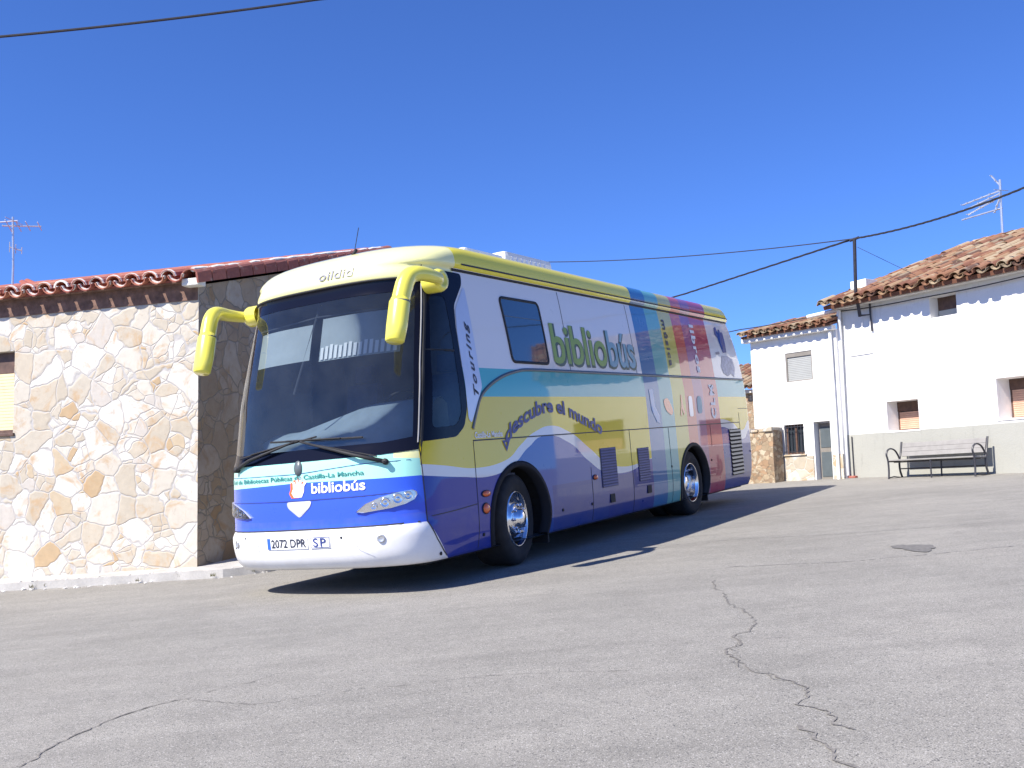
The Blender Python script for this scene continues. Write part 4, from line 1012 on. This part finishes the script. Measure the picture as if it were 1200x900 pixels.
# wheels
def wheel(ax, v, front, inward):
    """wheel axis along v; inward=+1 near side"""
    Mx = Matrix.Translation((ax, v, .5)) @ Matrix.Rotation(radians(9 if front else 0), 4, 'Z') @ Matrix.Rotation(radians(90 if inward > 0 else -90), 4, 'X')  # local z -> -v (outward) on near side
    bm = bmesh.new()
    prof = [(.300, -.20), (.36, -.235), (.43, -.235), (.478, -.215), (.494, -.17), (.497, -.06), (.497, .06), (.494, .115), (.480, .150), (.445, .172), (.40, .180), (.345, .172), (.302, .145)]
    R_ = lathe(bm, prof, Mx, 48)
    for rr in (.498,):
        pass
    o = from_bm('tyre', bm, M['tyre'], None, smooth=True)
    wh = thing_child('wheel', BUS); o.parent = wh
    bm = bmesh.new()
    if front: pr = [(.304, .147), (.298, .165), (.288, .160), (.276, .11), (.262, .07), (.235, .055), (.205, .075), (.185, .125), (.170, .150), (.140, .155), (.115, .158), (.105, .20), (.085, .225), (.04, .235), (.001, .237)]
    else: pr = [(.304, .147), (.298, .165), (.286, .160), (.275, .10), (.262, .0), (.255, -.05), (.235, -.065), (.20, -.055), (.165, -.05), (.130, -.03), (.115, .02), (.110, .07), (.08, .085), (.001, .088)]
    lathe(bm, pr, Mx, 40)
    o = from_bm('rim', bm, M['chrome'], wh, smooth=True)
    n = 10; rb = .155 if front else .185; hb = .155 if front else -.05
    for k in range(n):
        bm = bmesh.new(); a = 2*pi*k/n; c = Matrix.Translation((rb*cos(a), rb*sin(a), hb))
        lathe(bm, [(.017, -.01), (.017, .028), (.010, .045), (.001, .046)], Mx @ c, 6); from_bm('wheel_nut', bm, M['chrome'], wh)
    for k in range(10):
        bm = bmesh.new(); a = 2*pi*(k+.5)/10; rr = .245; hh = .060 if front else -.062
        c = Matrix.Translation((rr*cos(a), rr*sin(a), hh)) @ Matrix.Rotation(a, 4, 'Z')
        vv = [bm.verts.new(Mx @ (c @ Vector((.018*cos(b), .022*sin(b), .004)))) for b in [2*pi*j/10 for j in range(10)]]; bm.faces.new(vv); from_bm('hand_hole', bm, M['under'], wh)
def thing_child(name, parent):
    o = bpy.data.objects.new(name, None); COL.objects.link(o); o.parent = parent; return o
wheel(AF, .24, True, 1); wheel(AF, 2.26, True, -1); wheel(AR, .24, False, 1); wheel(AR, 2.26, False, -1)
for v in (.60, 1.90):
    bm = bmesh.new(); lathe(bm, [(.30, -.13), (.45, -.13), (.495, -.1), (.495, .1), (.45, .13), (.30, .13)], Matrix.Translation((AR, v, .5)) @ Matrix.Rotation(radians(90), 4, 'X'), 32, True); from_bm('inner_tyre', bm, M['tyre'], BUS, smooth=True)

# louvres and grille
M['vent_blue'] = simple('dusty_navy_vent_slats', (.045, .06, .20), .5, var=.1)
M['vent_back'] = simple('dark_navy_vent_back', (.03, .035, .11), .6, var=.1)
def louvre(name, a, b, c, d, n, mat, back, off=.006, dep=.007):
    o = patch(name, rect(a, b, c, d), back, side_p, off, res=.1)
    bm = bmesh.new()
    for k in range(n):
        z0 = c+(d-c)*(k+.25)/n; z1 = c+(d-c)*(k+.8)/n; p = side_p(a, z0); 
        vs = [bm.verts.new(v) for v in ((a+.015, p.y-off-.002, z1), (b-.015, p.y-off-.002, z1), (b-.015, p.y-off-dep, z0), (a+.015, p.y-off-dep, z0))]; bm.faces.new(vs)
    from_bm('slat', bm, mat, o)
louvre('air_vent', 4.22, 4.70, .67, 1.17, 14, M['vent_blue'], M['vent_back']); louvre('air_vent', 5.40, 5.80, .67, 1.12, 13, M['vent_blue'], M['vent_back'])
louvre('engine_grille', 9.36, 10.0, .48, 1.27, 12, M['mould'], M['under'], dep=.016)
# small flank fittings
for u_, z_ in ((4.50, .52), (5.72, .54)): 
    bm = bmesh.new(); p = side_p(u_, z_); box(bm, u_-.07, u_+.07, p.y-.012, p.y+.004, z_-.055, z_+.055, .006); from_bm('locker_handle', bm, M['rubber'], BUS)
for u_, z_ in ((1.38, .42), (.62, .33), (3.12, .50), (3.9, .50), (6.62, .80), (7.95+.42, .80), (10.45, .85)):
    bm = bmesh.new(); p = side_p(u_, z_); lathe(bm, [(.018, 0), (.018, .008), (.001, .010)], Matrix.Translation((p.x, p.y, p.z)) @ Matrix.Rotation(radians(90), 4, 'X'), 10); from_bm('flank_lock', bm, M['rubber'], BUS)
for u_, z_, rx, rz, in ((1.455, .83, .075, .032), (1.435, .68, .062, .052), (4.03, .82, .055, .03)):
    p = side_p(u_, z_); bm = bmesh.new(); r0 = lathe(bm, [(1.15, 0), (1.15, .008), (1.0, .012)], Matrix.Translation((p.x, p.y, p.z)) @ Matrix.Rotation(radians(90), 4, 'X') @ Matrix.Diagonal((rx, rz, 1, 1)), 16)
    o = from_bm('side_marker', bm, M['rubber'], BUS)
    bm = bmesh.new(); lathe(bm, [(1.0, .009), (.9, .022), (.5, .030), (.001, .032)], Matrix.Translation((p.x, p.y, p.z)) @ Matrix.Rotation(radians(90), 4, 'X') @ Matrix.Diagonal((rx, rz, 1, 1)), 16)
    from_bm('lens', bm, M['orange'], o, smooth=True)

# nose details
def front_vz(v, z, off=0.0): return front_v(v, z, off)
bm = bmesh.new(); strip_on(bm, [(v, .662) for v in [.06+.12*k for k in range(21)]], .014, front_vz, .004, step=.2); from_bm('bumper_gap', bm, M['seam'], BUS)
bm = bmesh.new(); strip_on(bm, [(.10, 1.245), (.5, 1.245), (1.25, 1.20), (2.0, 1.205), (2.4, 1.21)], .006, front_vz, .003, step=.1); from_bm('flap_gap', bm, M['navy'], BUS); bm = bmesh.new(); strip_on(bm, [(.1, .925+.03), (.5, .945), (1.25, .94), (2.4, .955)], .010, front_vz, .003, step=.1); from_bm('flap_gap', bm, M['navy'], BUS)
hl = [(24+(a-30)*42/57, b) for a, b in [(74, .84), (60, .815), (36, .79), (30, .80), (38, .87), (52, .925), (68, .955), (82, .965), (86.5, .945), (87, .915), (84, .875)]]
for s in (1, -1):
    P = rnd_poly([(s*a, b) for a, b in hl], .02, 3)
    H = patch('headlight', P, M['chrome'], front_th, .003, res=(3, .04))
    bm = bmesh.new(); strip_on(bm, P+[P[0]], .014, lambda a, b, o: front_th(a, b, o), .010, step=3) if False else None
    for th, z_, r_ in ((42.4, .868, .048), (51.3, .895, .052), (59, .915, .042), (35, .842, .032)):
        bm = bmesh.new(); c = front_th(s*th, z_, .004); n = (front_th(s*th, z_, .03)-front_th(s*th, z_)).normalized(); Q = n.to_track_quat('Z', 'Y').to_matrix().to_4x4()
        lathe(bm, [(r_, .0), (r_, .012), (r_*.8, .014), (r_*.55, .002), (r_*.3, .008), (.001, .010)], Matrix.Translation(c) @ Q, 20); from_bm('lamp_bowl', bm, M['chrome'], H, smooth=True)
    patch('lens', P, M['lamp_glass'], front_th, .022, parent=H, res=(3, .04))
    bm = bmesh.new(); n = len(P)
    for i in range(n):
        a, b = P[i], P[(i+1) % n]
        bm.faces.new([bm.verts.new(front_th(a[0], a[1], .0)), bm.verts.new(front_th(b[0], b[1], .0)), bm.verts.new(front_th(b[0], b[1], .022)), bm.verts.new(front_th(a[0], a[1], .022))])
    from_bm('lens_rim', bm, M['silver'], H)
# bumper details: tow-eye covers, fog lamps, plate recess
for v, z, r_ in ((.33, .545, .030), (2.17, .545, .030)):
    c = front_v(v, z, .002); n = (front_v(v, z, .03)-front_v(v, z)).normalized(); Q = n.to_track_quat('Z', 'Y').to_matrix().to_4x4(); bm = bmesh.new()
    lathe(bm, [(r_*1.3, 0), (r_*1.3, .008), (r_, .010), (r_*.7, .003), (.001, .006)], Matrix.Translation(c) @ Q, 18); from_bm('fog_lamp', bm, M['galv'], BUS, smooth=True)
for v, z, r_ in ((.73, .575, .013), (2.0, .60, .011), (2.22, .50, .010)):
    c = front_v(v, z, .001); n = (front_v(v, z, .03)-front_v(v, z)).normalized(); Q = n.to_track_quat('Z', 'Y').to_matrix().to_4x4(); bm = bmesh.new(); lathe(bm, [(r_, 0), (r_*.8, .004), (.001, .005)], Matrix.Translation(c) @ Q, 12); from_bm('bumper_plug', bm, M['rubber'], BUS)
bm = bmesh.new(); strip_on(bm, [(1.80, .46), (1.80, .585), (1.70, .615), (.72, .615)], .008, front_vz, .002, step=.05); strip_on(bm, [(.62, .60), (.55, .45), (.42, .38)], .006, front_vz, .002, step=.05); from_bm('bumper_crease', bm, M['silver'], BUS)
PL = patch('number_plate', rect(1.13, 1.66, .485, .595), M['white_paint'], front_vz, .007, res=.2)
patch('plate_band', rect(1.615, 1.658, .488, .592), M['plate_blue'], front_vz, .0085, parent=PL, res=.2)
SPL = patch('service_plate', rect(.86, 1.10, .485, .595), M['white_paint'], front_vz, .007, res=.2)
bm = bmesh.new(); q = rect(.868, 1.092, .493, .587); strip_on(bm, q+[q[0]], .005, front_vz, .0085, step=.1); q = rect(1.137, 1.653, .491, .589); from_bm('plate_border', bm, M['navy'], SPL)
# badge, oval lock, triangle
bm = bmesh.new(); c = front_v(1.24, 1.255, .002)
Q = (Vector((-1, 0, .08))).to_track_quat('Z', 'Y').to_matrix().to_4x4(); lathe(bm, [(1.0, 0), (.95, .010), (.001, .014)], Matrix.Translation(c) @ Q @ Matrix.Diagonal((.050, .075, 1, 1)), 20); from_bm('oval_badge', bm, M['mould'], BUS, smooth=True)
patch('shield_badge_rim', rnd_poly([(1.40, .935), (1.08, .935), (1.10, .88), (1.245, .775), (1.39, .88)], .03), M['silver'], front_vz, .004)
patch('shield_badge', rnd_poly([(1.375, .928), (1.085, .928), (1.105, .885), (1.24, .80), (1.36, .88)], .03), M['wind_white'], front_vz, .006)
hand = [(1.33, 1.02), (1.30, .975), (1.20, .975), (1.17, 1.03), (1.165, 1.08), (1.13, 1.12), (1.15, 1.13), (1.19, 1.10), (1.20, 1.17), (1.225, 1.17), (1.23, 1.10), (1.245, 1.15), (1.27, 1.15), (1.27, 1.09), (1.29, 1.13), (1.31, 1.12), (1.31, 1.06)]
patch('hand_sign', [(v-.0, z) for v, z in hand], M['wind_white'], front_vz, .005)
patch('hand_sign_edge', [(v+.035, z-.005) for v, z in hand], M['orange'], front_vz, .0035)

# wipers
def wiper(v0, z0, v1, z1, vb0, zb0, vb1, zb1):
    bm = bmesh.new(); F = lambda v, z, o: front_v(v, z, o)
    tube(bm, [F(v0, z0, .03), F(v0*.7+v1*.3, z0*.7+z1*.3, .055), F(v1, z1, .055)], [.022, .016, .010], 8); tube(bm, [F(v0, z0, -.01), F(v0, z0, .05)], .03, 10)
    o = from_bm('wiper', bm, M['rubber'], BUS, smooth=True)
    bm = bmesh.new(); tube(bm, [F(vb0+(vb1-vb0)*k/6, zb0+(zb1-zb0)*k/6, .030) for k in range(7)], .009, 6); tube(bm, [F(vb0+(vb1-vb0)*k/4*.6+(vb1-vb0)*.2, zb0+(zb1-zb0)*(k/4*.6+.2), .048) for k in range(5)], .008, 6)
    from_bm('wiper_blade', bm, M['rubber'], o)
wiper(.28, 1.245, 1.20, 1.50, .50, 1.49, 1.62, 1.53); wiper(2.15, 1.29, 1.28, 1.505, 2.1, 1.39, 1.02, 1.54)
bm = bmesh.new(); tube(bm, [front_v(.35, 1.30, .03), front_v(1.1, 1.475, .035)], .007, 6); from_bm('wiper_stay', bm, M['rubber'], BUS); bm = bmesh.new(); tube(bm, [front_v(2.1, 1.33, .03), front_v(1.45, 1.48, .035)], .007, 6); from_bm('wiper_stay', bm, M['rubber'], BUS)

# mirrors
def mirror(s):
    mv = (lambda p: Vector(p)) if s > 0 else (lambda p: Vector((p[0], W-p[1], p[2])))
    T_ = 'mirror'
    path = smooth_path([mv(p) for p in ((.92, .02, 2.98), (.80, -.08, 2.985), (.62, -.10, 2.995), (.46, -.08, 3.00), (.355, -.055, 2.965), (.29, -.04, 2.88), (.22, -.02, 2.70))], 5)
    bm = bmesh.new(); n = len(path); rr = [.054+.036*min(1, k/(n-1)*1.2) for k in range(n)]
    tube(bm, path, rr, 14, rx=[.055+.03*min(1, k/(n-1)) for k in range(n)])
    o = from_bm('mirror', bm, M['yellow'], BUS, smooth=True)
    bm = bmesh.new(); hp = [mv(p) for p in ((.235, -.025, 2.745), (.215, -.02, 2.70), (.15, -.015, 2.48), (.105, -.012, 2.345), (.10, -.012, 2.33))]
    tube(bm, hp, [.086, .094, .092, .085, .070], 16, rx=[.088, .105, .105, .095, .08]); from_bm('mirror_housing', bm, M['yellow'], o, smooth=True)
    bm = bmesh.new(); tube(bm, [mv((.222, -.022, 2.722)), mv((.2195, -.0215, 2.708))], .0935, 16, rx=.103); from_bm('housing_seam', bm, M['mould'], o)
    bm = bmesh.new(); Mx = Matrix.Translation(mv((.90, .03, 2.985))) @ Matrix.Rotation(radians(90 if s > 0 else -90), 4, 'X')
    lathe(bm, [(.115, -.09), (.118, .06), (.100, .098), (.060, .105), (.052, .092), (.001, .095)], Mx, 24); from_bm('mirror_joint', bm, M['yellow'], o, smooth=True)
    bm = bmesh.new(); c = mv((.30, -.02, 2.52)); Q = Vector((1, 0, -.2)).to_track_quat('Z', 'Y').to_matrix().to_4x4(); box(bm, -.07, .07, -.16, .16, -.085, -.075, .004, M=Matrix.Translation(c) @ Q); from_bm('mirror_glass', bm, M['pane'], o)
mirror(1); mirror(-1)
# hand rail bar at the far corner and roof equipment
bm = bmesh.new(); box(bm, 2.45, 3.35, .62, 1.80, 3.50, 3.66, .07); AC = from_bm('roof_hatch', bm, M['white_paint'], BUS, smooth=False)
bm = bmesh.new(); box(bm, 3.38, 4.62, .62, 1.85, 3.50, 3.73, .07); AC = from_bm('roof_unit', bm, M['roof_unit'], BUS)
for k in range(8):
    bm = bmesh.new(); box(bm, 3.52+k*.12, 3.56+k*.12, .612, .625, 3.56, 3.66, .003); from_bm('grille_slat', bm, M['silver'], AC)
bm = bmesh.new(); tube(bm, [(.80, .95, 3.40), (.86, .95, 3.46)], .018, 8); tube(bm, [(.83, .95, 3.44), (.84, .88, 3.68)], .004, 6); from_bm('radio_aerial', bm, M['rubber'], BUS)
# cab interior
for nm_, b_ in (('cab_floor', (.35, 2.25, .10, 2.4, .95, 1.0)), ('bulkhead', (2.2, 2.25, .15, 2.35, .3, 3.05)), ('cab_ceiling', (.9, 2.19, .17, 2.33, 3.0, 3.04))):
    bm = bmesh.new(); box(bm, *b_); from_bm(nm_, bm, M['cab_dark'], BUS)
bm = bmesh.new(); rows = []
for (u_, z_, w_) in ((.34, 1.34, 0), (.40, 1.46, .1), (.62, 1.60, .6), (.80, 1.70, 1), (.88, 1.72, 1), (.98, 1.66, .9), (1.0, 1.2, 0)):
    rows.append([bm.verts.new((u_+.42*(abs(v-1.25)/1.13)**4*(1 if u_ < .6 else .3), v, z_+w_*.13*(1 if v < .9 else max(-.6, 1-(v-.9)*1.6)))) for v in [.14+.1*k for k in range(23)]])
for i in range(len(rows)-1):
    for k in range(22): bm.faces.new((rows[i][k], rows[i][k+1], rows[i+1][k+1], rows[i+1][k]))
from_bm('dashboard', bm, M['dash'], BUS, smooth=True)
bm = bmesh.new(); Q = Matrix.Translation((1.06, .70, 1.86)) @ Matrix.Rotation(radians(-32), 4, 'Y')
bmt = [Vector((.23*cos(2*pi*k/28), .23*sin(2*pi*k/28), 0)) for k in range(29)]; tube(bm, [Q @ p for p in bmt], .015, 8, cap=False)
for a in (0, 2.1, 4.2): tube(bm, [Q @ Vector((0, 0, -.03)), Q @ Vector((.22*cos(a+1.5), .22*sin(a+1.5), 0))], .012, 6)
tube(bm, [Q @ Vector((0, 0, -.02)), Q @ Vector((0, 0, -.35))], .035, 8); from_bm('steering_wheel', bm, M['rubber'], BUS, smooth=True)
def seat(v, nm='seat'):
    bm = bmesh.new(); box(bm, 1.35, 1.85, v-.24, v+.24, 1.33, 1.47, .04); o = from_bm(nm, bm, M['seat'], BUS)
    bm = bmesh.new(); box(bm, -.06, .06, -.23, .23, 0, .72, .04, M=Matrix.Translation((1.84, v, 1.45)) @ Matrix.Rotation(radians(10), 4, 'Y')); from_bm('backrest', bm, M['seat'], o)
    bm = bmesh.new(); box(bm, -.05, .05, -.13, .13, 0, .2, .03, M=Matrix.Translation((1.97, v, 2.18)) @ Matrix.Rotation(radians(10), 4, 'Y')); from_bm('headrest', bm, M['seat'], o)
    bm = bmesh.new(); tube(bm, [(1.6, v, 1.0), (1.6, v, 1.34)], .07, 10); from_bm('seat_post', bm, M['rubber'], o)
seat(.68); seat(1.85)
for a, b in ((.28, 1.17), (1.30, 2.12)):
    patch('sun_blind', rect(a, b, 2.30 if a < 1 else 2.33, 2.74 if a < 1 else 2.70), M['blind'], lambda v, z, o: front_v(v, z)+Vector((.10, 0, 0)), 0, res=.1)
for k in range(15):
    a = .30+k*.058; patch('blind_fringe', rect(a, a+.036, 2.315, 2.45+.012*sin(k*1.7)), M['wind_white'], lambda v, z, o: front_v(v, z)+Vector((.09, 0, 0)), 0, res=.1)
bm = bmesh.new(); tube(bm, [front_v(1.235, 2.90)+Vector((.11, 0, 0)), front_v(1.47, 2.0)+Vector((.11, 0, 0))], .013, 6); tube(bm, [front_v(.2, 2.78)+Vector((.1, 0, 0)), front_v(1.25, 2.77)+Vector((.1, 0, 0)), front_v(2.2, 2.75)+Vector((.1, 0, 0))], .009, 6); from_bm('blind_rail', bm, M['cab_dark'], BUS)
bm = bmesh.new(); box(bm, .93, .98, .3, .5, 1.50, 1.53, .01); from_bm('cab_papers', bm, M['blind'], BUS); bm = bmesh.new(); box(bm, .70, .72, 1.35, 1.48, 1.53, 1.64, .008); from_bm('cab_papers', bm, M['blind'], BUS)

# lettering
def lettering(name, s, mat, place, size, bold=0.0, shear=0.0, parent=BUS, spacing=1.0, xs=1.0):
    cu = bpy.data.curves.new('t', 'FONT'); cu.body = s; cu.size = size; cu.offset = bold; cu.shear = shear; cu.space_character = spacing; cu.resolution_u = 4
    ob = bpy.data.objects.new('t', cu); COL.objects.link(ob); dg = bpy.context.evaluated_depsgraph_get(); me = bpy.data.meshes.new_from_object(ob.evaluated_get(dg)); 
    bpy.data.objects.remove(ob); bm = bmesh.new(); bm.from_mesh(me); bpy.data.meshes.remove(me)
    xs_ = [v.co.x for v in bm.verts]; x0, x1 = min(xs_), max(xs_)
    L = (x1-x0)*xs; step = max(.04, size*.4)
    k = 1
    while x0+k*step < x1:
        bmesh.ops.bisect_plane(bm, geom=bm.verts[:]+bm.edges[:]+bm.faces[:], plane_co=(x0+k*step, 0, 0), plane_no=(1, 0, 0)); k += 1
    for v in bm.verts: v.co = place((v.co.x-x0)/(x1-x0), v.co.y, L)
    return from_bm(name, bm, mat, parent)
def on_flank(a, b, z, off=.006): return lambda t, y, L: side_p(a+(b-a)*t, z+y, off)
def on_nose(a, b, z, za=0.0, off=.006): return lambda t, y, L: front_v(a+(b-a)*t, z+za*t+y, off)
lettering('lettering', 'bibliobús', M['dark_green'], on_flank(3.31, 5.76, 2.225, .0055), .70, .022, spacing=.98)
lettering('lettering', 'biblio', M['green_ink'], on_flank(3.28, 4.80, 2.245, .0085), .69, .010, spacing=.98)
lettering('lettering', 'bús', M['sky_ink'], on_flank(4.86, 5.72, 2.245, .0085), .69, .010, spacing=.98)
tab = [(1.95, 1.33), (2.2, 1.47), (2.6, 1.60), (2.95, 1.655), (3.35, 1.62), (3.8, 1.50), (4.3, 1.36)]
tb = smooth_tab(tab)
def arc(t, y, L):
    u_ = 1.93+2.42*t; z_ = lerp_tab(tb, u_); return side_p(u_, z_+y-.005, .0075)
lettering('lettering', 'descubre el mundo', M['navy'], arc, .225, .007, spacing=1.0)
patch('letter_tail', [(1.86, 1.36), (2.02, 1.36), (1.94, 1.24)], M['navy'], side_p, .007, res=.1, hole=[(1.91, 1.34), (1.97, 1.34), (1.94, 1.29)])
lettering('lettering', 'Castilla-La Mancha', M['wind_white'], on_flank(1.33, 1.88, 1.405), .085, .002)
lettering('lettering', 'Touring', M['ink'], lambda t, y, L: side_p(1.475-y+(-.02*t), 1.84+.78*t, .0085), .12, .003, shear=.35, spacing=1.3)
lettering('lettering', 'música', M['ink'], lambda t, y, L: side_p(7.02+y, 3.02-.72*t, .0065), .20, .006, spacing=1.2)
lettering('lettering', 'libros', M['wind_white'], lambda t, y, L: side_p(8.20+y, 3.02-.80*t, .0065), .26, .010, spacing=1.2)
lettering('lettering', 'CLM', M['wind_white'], lambda t, y, L: side_p(8.80-y, 1.47+.56*t, .0065), .30, .012, spacing=1.3)
lettering('lettering', 'oildid', M['greyink'], on_nose(1.14, .73, 3.115, off=.009), .13, .002, spacing=1.05)
lettering('lettering', 'bibliobús', M['wind_white'], on_nose(1.075, .47, 1.005), .14, .003, spacing=1.0)
lettering('lettering', 'Red de Bibliotecas Públicas de Castilla-La Mancha', M['teal_ink'], on_nose(2.32, .48, 1.145), .062, .0012)
lettering('plate_text', '2072 DPR', M['ink'], on_nose(1.60, 1.15, .503, off=.009), .110, .002, parent=PL)
lettering('plate_text', 'SP', M['navy'], on_nose(1.06, .905, .503, off=.009), .110, .001, parent=SPL, spacing=1.2)
# pictograms on the stripes and the hand emblem near the tail
patch('book_sign', [(6.03, 1.93), (6.17, 1.94), (6.20, 1.68), (6.33, 1.56), (6.32, 1.44), (6.22, 1.46), (6.06, 1.64)], M['wind_white'], side_p, .005, res=.1)
patch('disc_sign', rnd_poly([(6.52, 1.78), (6.72, 1.82), (6.90, 1.62), (6.82, 1.54), (6.60, 1.62)], .08), M['orange'], side_p, .005, res=.1)
patch('note_sign', [(7.25, 1.86), (7.29, 1.86), (7.33, 1.66), (7.38, 1.60), (7.32, 1.54), (7.27, 1.64), (7.22, 1.52), (7.18, 1.56), (7.24, 1.70)], M['orange'], side_p, .005, res=.1)
patch('world_sign', rnd_poly([(7.94, 1.56), (8.16, 1.56), (8.18, 1.84), (7.96, 1.84)], .10), M['sky_ink'], side_p, .005, res=.1)
patch('film_sign', rnd_poly([(7.56, 1.52), (7.74, 1.52), (7.74, 1.84), (7.58, 1.84)], .05), M['silver'], side_p, .005, res=.1)
hand2 = [(9.60, 2.70), (9.52, 2.86), (9.40, 2.92), (9.44, 3.04), (9.54, 3.06), (9.60, 2.94), (9.64, 3.02), (9.72, 3.02), (9.74, 2.96), (9.80, 2.99), (9.86, 2.95), (9.87, 2.80), (9.85, 2.62), (9.66, 2.60)]
patch('hand_emblem', hand2, M['navy'], side_p, .005, res=.1)
patch('emblem_sleeve', rnd_poly([(9.26, 2.60), (9.46, 2.62), (9.46, 2.57), (9.26, 2.56)], .01), M['greyink'], side_p, .005, res=.1)
M['pale_print'] = simple('pale_grey_print', (.40, .40, .47), .4, var=.35, nscale=16)
patch('emblem_print', [(9.55, 2.55), (9.86, 2.55), (10.10, 2.5), (10.16, 2.35), (10.05, 2.18), (9.9, 2.24), (9.7, 2.19), (9.5, 2.24), (9.42, 2.36), (9.5, 2.44)], M['pale_print'], side_p, .005, res=.1)
